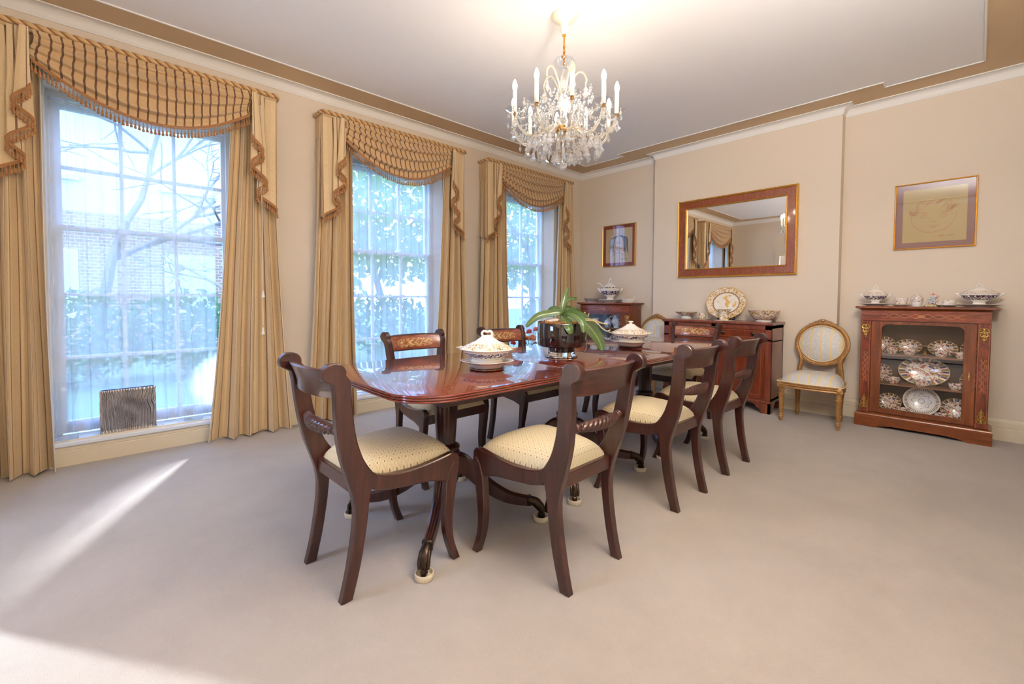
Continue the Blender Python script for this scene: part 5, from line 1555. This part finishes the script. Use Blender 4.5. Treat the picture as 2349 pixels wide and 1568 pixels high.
def pierced_mid():
    t = NT('petal_plate_centre'); a, r = polar(t)
    c4 = t.math('ABSOLUTE', t.math('COSINE', t.math('MULTIPLY', a, 4.0)))
    pet = t.math('ADD', .34, t.math('MULTIPLY', c4, .19))
    l1 = t.math('LESS_THAN', t.math('ABSOLUTE', t.math('SUBTRACT', r, pet)), .026); l2 = t.math('LESS_THAN', t.math('ABSOLUTE', t.math('SUBTRACT', r, .16)), .02)
    l3 = t.math('MULTIPLY', t.math('LESS_THAN', t.math('ABSOLUTE', t.math('SINE', t.math('MULTIPLY', a, 4.0))), .12), t.math('MULTIPLY', t.math('GREATER_THAN', r, .17), t.math('LESS_THAN', r, .40)))
    col = t.mix(t.math('MULTIPLY', t.math('MAXIMUM', t.math('MAXIMUM', l1, l2), l3), .8), srgb(228, 224, 220), srgb(116, 112, 116))
    return t.P(color=col, rough=.2, coat=.3)
plate('white ribbon plate with pierced rim standing at the bottom centre of the cabinet', -.315, 5.055, S0 + .004, .118, 1.0, 14, 0, [pierced_mid(), pierced_rim()], lambda a, z, r: 1 + .012 * cos(26 * a), None)
for lab, x, y, z, rz in (
    ('imari cup in front of the left-hand plate on the top shelf', -.512, 5.0, S1, 3.4), ('imari cup in front of the oval plate left of the glass comport', -.395, 4.99, S1, 1.3),
    ('imari cup in front of the oval plate right of the glass comport', -.203, 4.99, S1, 1.3), ('imari cup at the right end of the top shelf', -.086, 4.99, S1, .4),
    ('imari cup beside the left-hand plate on the middle shelf', -.493, 4.99, S2, 3.5), ('imari cup in front of the large oval platter', -.316, 4.97, S2, -.6),
    ('imari cup at the right of the middle shelf', -.113, 4.97, S2, -.2), ('imari cup between the left plate and the ribbon plate at the bottom', -.422, 4.955, S0 + .004, 3.4),
    ('imari cup between the ribbon plate and the right plate at the bottom', -.186, 4.95, S0 + .004, -.3)):
    cup(lab, (x, y, z), rz, .044, .050, M['imari'], group=G2)
r = thing('glass_comport', 'small clear and gilt glass comport between the oval plates on the top shelf', 'comport', (-.302, 5.05, S1))
b = MB(); b.lathe([(0, 0), (.030, 0), (.032, .004), (.010, .010), (.006, .020), (.010, .028), (.006, .034), (0, .034)], 28); part('foot', b, M['brass'], r)
b = MB(); b.lathe([(.006, .034), (.030, .040), (.046, .056), (.052, .078), (.050, .078), (.043, .058), (.028, .044), (.004, .038)], 32, cap=False); bw = part('bowl', b, M['clear_glass'], r)
b = MB(); b.tube([(.052 * cos(2 * pi * k / 32), .052 * sin(2 * pi * k / 32), .078) for k in range(33)], .002, 5); part('gilt_rim', b, M['brass'], bw)
# china in the far cabinet
M['bluewhite'] = china('blue_and_white_china', [(-.1, .4, srgb(60, 80, 140), .58)], 44, white=srgb(222, 228, 236), dist=1.2)
def jug(label, loc, rz, s, mat):
    r = thing('jug', label, 'jug', loc, rz)
    b = MB(); b.lathe([(0, 0), (.034 * s, 0), (.036 * s, .004), (.030 * s, .012), (.050 * s, .040), (.054 * s, .062), (.040 * s, .092), (.036 * s, .104), (.044 * s, .118), (.041 * s, .118), (.032 * s, .102), (.034 * s, .09), (0, .012)], 32, mod=lambda a, z, rr: 1 + (.28 * max(0, cos(a)) ** 6 if z > .1 else 0)); bd = part('body', b, mat, r)
    part('handle', loop_handle((-.036 * s, 0, .108), (-.048 * s, 0, .044), (-.038 * s, 0, 0), .005, .012), mat, bd, 60)
    return r
jug('small white jug on the upper shelf inside the far corner cabinet', (-3.628, 5.0, S1 + .078), .9, 1.0, M['white_china'])
r = thing('sugar_jar', 'lidded blue and white jar between the jugs inside the far corner cabinet', 'jar', (-3.425, 5.0, S1 + .078))
b = MB(); b.lathe([(0, 0), (.028, 0), (.032, .004), (.050, .034), (.054, .058), (.046, .076), (0, .076)], 32); part('body', b, M['bluewhite'], r)
b = MB(); b.lathe([(.052, .077), (.048, .084), (.030, .098), (.012, .108), (.008, .118), (.010, .124), (0, .132)], 32); part('lid', b, M['bluewhite'], r)
j = jug('tall blue and white jug at the right inside the far corner cabinet', (-3.285, 5.0, S1 + .078), .9, 1.25, M['bluewhite']); j.scale = (1, 1, 1.45)
plate('left one of two plates on the lower shelf inside the far corner cabinet', -3.56, 5.055, S2 + .078, .085, 1.2, 16, group=None)
plate('right one of two plates on the lower shelf inside the far corner cabinet', -3.33, 5.055, S2 + .078, .085, 1.2, 16, group=None)

# ------------------------------------------------------------------ things on the window sills
WZs = WZ[0] + .0065
from mathutils import noise as mnoise
r = thing('silver_vase', 'flat rectangular silver vase with rippled front on the first window sill', 'vase', (-4.10, .150, WZs + .004))
b = MB(); hw, hh, dp = .150, .292, .026
def rip(s, t):
    y = -hw + 2 * hw * s; z = hh * t
    q = Vector((y * 7, z * 5, 0)); d = mnoise.noise(q) * .55 + mnoise.noise(q * 2.3) * .22
    ed = min(1, min(s, 1 - s) * 18, min(t, 1 - t) * 18)
    return (dp + .0058 * sin(2 * pi * (y / .0145 + d * 3.2)) * ed, y, z)
b.grid(rip, 260, 80)
b.grid(lambda s, t: (-dp, -hw + 2 * hw * s, hh * t), 4, 4)
for sg in (-1, 1): b.grid(lambda s, t: (-dp + 2 * dp * s, sg * hw, hh * t), 4, 4)
b.quad((-dp, -hw, 0), (dp, -hw, 0), (dp, hw, 0), (-dp, hw, 0))
o_ = [(-dp, -hw), (dp, -hw), (dp, hw), (-dp, hw)]; i_ = inset(o_, .009)
for k in range(4):
    k2 = (k + 1) % 4; b.quad((o_[k][0], o_[k][1], hh), (o_[k2][0], o_[k2][1], hh), (i_[k2][0], i_[k2][1], hh), (i_[k][0], i_[k][1], hh))
part('body', weld(b), M['silver'], r, 50)
b = MB()
for k in range(4):
    k2 = (k + 1) % 4; b.quad((i_[k][0], i_[k][1], hh), (i_[k2][0], i_[k2][1], hh), (i_[k2][0], i_[k2][1], .02), (i_[k][0], i_[k][1], .02))
b.quad(*[(p[0], p[1], .02) for p in i_]); part('inner_wall', b, plain('blue_glaze', srgb(30, 62, 140), .15), r, 0)
M['vase_glass'] = plain('vase_glass', (.98, 1, 1, 1), 0.0, trans=1.0, ior=1.08, spec=.5)
def glass_vase(label, loc, prof, t=.003):
    inner = [(max(0, rr - t), z + (.012 if i == 0 else 0)) for i, (rr, z) in enumerate(prof)]
    b = MB(); b.lathe([(0, 0)] + prof + inner[::-1] + [(0, .012)], 56)
    v = single('glass_vase', b, M['clear_glass'], label, 'vase', loc)
    b = MB(); b.lathe([(0, .0005), (prof[0][0] - .002, .0005), (prof[0][0] - .001, .009), (0, .011)], 40); part('thick_base', b, M['vase_glass'], v)
    b = MB(); rr, z = prof[-1]; b.tube([((rr - t / 2) * cos(2 * pi * k / 48), (rr - t / 2) * sin(2 * pi * k / 48), z) for k in range(49)], .0022, 6); part('rim', b, M['vase_glass'], v, 60)
glass_vase('tall flared clear glass vase at the near end of the first window sill', (-4.078, -.163, WZs), spline([(.060, 0), (.060, .03), (.050, .09), (.043, .16), (.048, .24), (.066, .32), (.098, .395)], 5))
glass_vase('smaller flared clear glass vase at the far end of the first window sill', (-4.095, .520, WZs + .003), spline([(.060, 0), (.058, .025), (.044, .07), (.038, .12), (.045, .19), (.062, .245), (.083, .288)], 5))
def lace_mat(label, loc, hx_, hy, seed):
    rng = random.Random(seed); ph = rng.uniform(0, 6)
    b = MB(); b.lathe([(0, 0), (.92, 0), (1.0, .001), (.92, .0028), (0, .0028)], 72, sx=hx_, sy=hy, mod=lambda a, z, rr: 1 + .035 * cos(18 * a) + .05 * cos(3 * a + ph))
    single('lace_mat', b, M['white_china'], label, 'mat', loc)
lace_mat('white lace mat under the silver vase', (-4.105, .150, WZs), .080, .190, 1)
lace_mat('white lace mat under the smaller glass vase', (-4.095, .530, WZs), .080, .105, 2)
lace_mat('lace mat lying on the middle window sill', (-4.09, 1.93, WZs), .07, .15, 3)
# carnations in the far window
r = thing('carnation_bouquet', 'bunch of pink and orange carnations in a glass vase on the far window sill', 'flowers', (-4.10, 4.14, WZs))
b = MB(); b.lathe([(0, 0), (.045, 0), (.046, .004), (.040, .06), (.046, .20), (.042, .20), (.036, .06), (.040, .010), (0, .010)], 32); part('vase', b, M['clear_glass'], r)
for k, (y, z, R, cc) in enumerate(((4.170, .645, .040, (226, 112, 118)), (4.312, .672, .040, (236, 140, 112)), (4.112, .560, .046, (244, 166, 116)), (4.228, .552, .056, (242, 160, 126)), (3.880, .515, .036, (206, 60, 60)), (4.296, .494, .022, (226, 150, 100)), (4.085, .500, .030, (120, 80, 170)))):
    rng = random.Random(k + 60); cy, cz = y - 4.14, z - WZs
    b = MB(); b.tube(spline([(0, .0, .02), (.0, cy * .25, cz * .4), (.006, cy * .8, cz * .75), (.008, cy, cz - R * .4)], 5), .0028, 6)
    for q in range(3):
        f = .45 + .15 * q; b.tube([(.0, cy * f * .9, cz * f), (.03, cy * f * .9 + .03, cz * f + .05), (.04, cy * f * .9 + .055, cz * f + .04)], [.003, .004, .001], 5)
    st = part('stem', b, M['leaf2'], r, 60)
    b = MB()
    for q in range(46):
        a = rng.uniform(0, 6.28); el = rng.uniform(-.15, 1.35); d = Vector((cos(a) * cos(el), sin(a) * cos(el), sin(el)))
        rr = R * rng.uniform(.75, 1.05); p = Vector((.008, cy, cz)) + d * rr * Vector((1, 1, .75)).length / 1.6
        sd = d.orthogonal().normalized(); up = d.cross(sd); c0 = Vector((.008, cy, cz - R * .2)); w = R * .42
        b.quad(c0, p + sd * w + d * rng.uniform(-.3, .3) * w, p + d * w * .4 + up * w * rng.uniform(-.5, .5), p - sd * w + d * rng.uniform(-.3, .3) * w)
    part('flower_head', b, plain('petals_%d' % k, srgb(*cc), .7), st, 0)

# ------------------------------------------------------------------ chandelier
chd = thing('chandelier', 'crystal chandelier with lit candle bulbs hanging over the dining table', 'chandelier', (-1.85, 2.185, 0))
M['ivory'] = plain('ivory_enamel', srgb(236, 226, 200), .3, coat=.3)
M['gilt_metal'] = plain('gilt_metal', srgb(190, 140, 70), .28, metal=.9)
M['bulb'] = plain('lit_bulb', (1, .9, .75, 1), .3, emis=(1.0, .85, .66, 1), emit=95.0)
M['bulb_off'] = plain('unlit_bulb', srgb(236, 222, 200), .1, trans=.6)
M['pan_glass'] = thin_glass('pressed_glass', (.93, .94, .95, 1), 1.0, .02)
M['arm_glass'] = plain('glass_arm', srgb(244, 236, 220), .08, trans=.75, ior=1.45)
b = MB(); b.lathe([(0, 2.8895), (.076, 2.8895), (.080, 2.884), (.078, 2.872), (.068, 2.858), (.050, 2.846), (.034, 2.838), (.026, 2.826), (.023, 2.800), (.019, 2.776), (.012, 2.766), (0, 2.766)], 40, mod=lambda a, z, r: 1 + (.03 * cos(20 * a) if 2.835 < z < 2.875 else 0)); part('ceiling_rose', b, M['ivory'], chd, 50)
b = MB(); b.lathe([(0, 2.768), (.012, 2.766), (.013, 2.758), (.006, 2.752), (.005, 2.70), (.008, 2.695), (.005, 2.690), (0, 2.690)], 16); part('stem_cap', b, M['gilt_metal'], chd)
b = MB()
for k in range(7):
    z = 2.688 - .017 * k; s = k % 2
    b.tube([((.007 * cos(2 * pi * q / 10)) * (1 - s), (.007 * cos(2 * pi * q / 10)) * s, z + .012 * sin(2 * pi * q / 10)) for q in range(11)], .0024, 6)
for q in range(5): b.sphere((.010 * cos(q * 1.26), .010 * sin(q * 1.26), 2.628 + .004 * (q % 2)), .008, 7, 5)
b.tube([(0, 0, 2.70), (0, 0, 2.56)], .0025, 6); part('chain', b, M['gilt_metal'], chd, 60)
b = MB(); b.lathe([(.010, 2.556), (.030, 2.560), (.052, 2.578), (.066, 2.604), (.064, 2.604), (.050, 2.582), (.028, 2.566), (.008, 2.562)], 40, cap=False, mod=lambda a, z, r: 1 + .05 * cos(8 * a) * (r > .05)); part('top_dish', b, M['pan_glass'], chd, 60)
b = MB(); b.lathe([(0, 2.56), (.010, 2.558), (.012, 2.54), (.020, 2.52), (.028, 2.49), (.030, 2.46), (.018, 2.43), (.012, 2.41), (.022, 2.39), (.032, 2.36), (.034, 2.33), (.022, 2.29), (.016, 2.26), (.026, 2.24), (.030, 2.20), (.030, 2.16), (.020, 2.12), (.012, 2.06), (0, 2.05)], 24, mod=lambda a, z, r: 1 + .05 * cos(8 * a)); part('glass_column', b, M['crystal'], chd, 60)
b = MB(); b.lathe([(.0, 2.19), (.040, 2.192), (.050, 2.185), (.052, 2.165), (.044, 2.150), (.0, 2.148)], 30); part('arm_hub', b, M['gilt_metal'], chd, 50)
def drop(L, w):
    b = MB(); b.sphere((0, 0, -.007), .0065, 6, 4); 
    b.lathe([(.0, -.014), (w * .42, -.014 - L * .14), (w * .56, -.014 - L * .30), (w * .40, -.014 - L * .40), (w, -.014 - L * .66), (0, -.014 - L)], 6, sy=.5)
    return b.mesh('crystal_drop', M['crystal'], 0)
def almond(L, w):
    b = MB(); b.sphere((0, 0, -.005), .0045, 6, 4); b.lathe([(0, -.010), (w * .5, -.010 - L * .3), (w, -.010 - L * .68), (w * .6, -.010 - L * .9), (0, -.010 - L)], 6, sy=.6)
    return b.mesh('crystal_drop', M['crystal'], 0)
def spear(L, w):
    b = MB(); b.sphere((0, 0, -.006), .0055, 6, 4); b.lathe([(0, -.012), (w, -.012 - L * .25), (w * .8, -.012 - L * .7), (0, -.012 - L)], 6, sy=.7)
    return b.mesh('crystal_drop', M['crystal'], 0)
D1, D2, D3, D4 = drop(.076, .026), almond(.034, .0105), spear(.078, .0105), drop(.060, .022)
rngc = random.Random(9)
def hang(me, p, parent): 
    o = link('crystal_drop', me, parent, p, rngc.uniform(0, 6.28)); return o
A0 = radians(-49.7 + 8)
armpath = spline([(.040, 2.170), (.075, 2.195), (.125, 2.150), (.19, 2.110), (.255, 2.118), (.305, 2.160), (.327, 2.215), (.330, 2.232)], 6)
for k in range(10):
    a = A0 + radians(36 * k); ca, sa = cos(a), sin(a)
    dz = .0 if k % 2 == 0 else -.012
    b = MB(); b.tube([(r_ * ca, r_ * sa, z + dz) for r_, z in armpath], .0075, 10)
    arm = part('arm', b, M['arm_glass'], chd, 60)
    cx, cy, cz = .330 * ca, .330 * sa, 2.232 + dz
    b = MB(); b.lathe([(.006, -.004), (.030, .002), (.046, .012), (.054, .024), (.052, .024), (.043, .015), (.026, .006), (.004, .002)], 32, (cx, cy, cz), cap=False, mod=lambda q, z, r: 1 + .07 * cos(8 * q) * (r > .04)); part('drip_pan', b, M['pan_glass'], arm, 60)
    b = MB(); b.lathe([(0, -.016), (.009, -.014), (.012, -.006), (.008, .0), (.006, .004), (0, .004)], 14, (cx, cy, cz)); part('cup', b, M['gilt_metal'], arm)
    b = MB(); b.lathe([(0, .004), (.0128, .004), (.0128, .130), (.011, .134), (0, .134)], 20, (cx, cy, cz)); part('candle_tube', b, M['candle'], arm)
    b = MB(); b.lathe([(0, .134), (.009, .134), (.011, .140), (.0145, .156), (.0140, .168), (.009, .186), (.004, .198), (0, .202)], 18, (cx, cy, cz)); part('bulb', b, M['bulb_off'] if k == 0 else M['bulb'], arm, 70)
    for q in range(3):
        g = a + radians(60 + 120 * q); hang(D2, (cx + .050 * cos(g), cy + .050 * sin(g), cz + .022), arm)
    hang(D4 if k % 2 else D1, (cx, cy, cz - .016), arm)
    r_, z = armpath[22]; hang(D1 if k % 2 else D3, (r_ * ca, r_ * sa, z + dz - .008), arm)
    r_, z = armpath[16]; hang(D3 if k % 2 else D4, (r_ * ca, r_ * sa, z + dz - .008), arm)
for n, rr, z, me in ((14, .235, 2.095, D1), (10, .150, 2.080, D1), (5, .095, 2.065, D3), (6, .050, 2.035, D1)):
    b = MB(); b.tube([(rr * cos(2 * pi * q / 30), rr * sin(2 * pi * q / 30), z) for q in range(31)], .0013, 5); part('ring', b, M['gilt_metal'], chd, 60)
    for q in range(n):
        g = 2 * pi * (q + .3) / n; hang(me, (rr * cos(g), rr * sin(g), z), chd)
b = MB(); b.sphere((0, 0, 1.945), .026, 12, 8); b.lathe([(0, 2.05), (.008, 2.04), (.004, 2.02), (.008, 2.0), (.003, 1.97), (0, 1.968)], 10); part('crystal_ball', b, M['crystal'], chd, 0)
b = MB(); b.sphere((0, 0, 0), .030, 16, 10); o = part('centre_bulb', b, M['bulb'], chd, 60); o.location = (.055 * cos(A0 + .4), .055 * sin(A0 + .4), 2.30)
for k in range(5):      # small scrolled branches at the top with bead chains
    a = A0 + radians(18 + 72 * k); ca, sa = cos(a), sin(a)
    b = MB(); b.tube([(r_ * ca, r_ * sa, z) for r_, z in spline([(.020, 2.40), (.045, 2.46), (.085, 2.53), (.125, 2.53), (.145, 2.49), (.140, 2.465)], 5)], .0065, 8); sc = part('scroll_branch', b, M['arm_glass'], chd, 60)
    hang(D1, (.140 * ca, .140 * sa, 2.462), sc)
b = MB()
def chain(p, q, sag, n):
    P, Q = Vector(p), Vector(q)
    for i in range(n + 1):
        t = i / n; v = P.lerp(Q, t); v.z -= sag * 4 * t * (1 - t); b.sphere(v, .0058 if i % 3 else .0078, 6, 4)
for k in range(10):
    a = A0 + radians(36 * k); a2 = a + radians(36)
    chain((.330 * cos(a), .330 * sin(a), 2.226), (.330 * cos(a2), .330 * sin(a2), 2.226), .055, 15)
    chain((.06 * cos(a), .06 * sin(a), 2.42), (.285 * cos(a), .285 * sin(a), 2.16), .05, 18)
    chain((.13 * cos(a), .13 * sin(a), 2.10), (.13 * cos(a2), .13 * sin(a2), 2.10), .03, 6)
    for q in range(22):
        g = a + radians(rngc.uniform(-16, 16)); rr = rngc.uniform(.05, .31); zz = 2.17 + rngc.uniform(-.12, .17) * (1.15 - rr) 
        b.lathe([(0, .016), (.013, 0), (0, -.024)], 6, (rr * cos(g), rr * sin(g), zz), sy=.6)
        b.sphere((rr * cos(g), rr * sin(g), zz + .022), .005, 6, 4)
o = part('bead_chain', b, M['crystal'], chd, 0, kind='stuff')
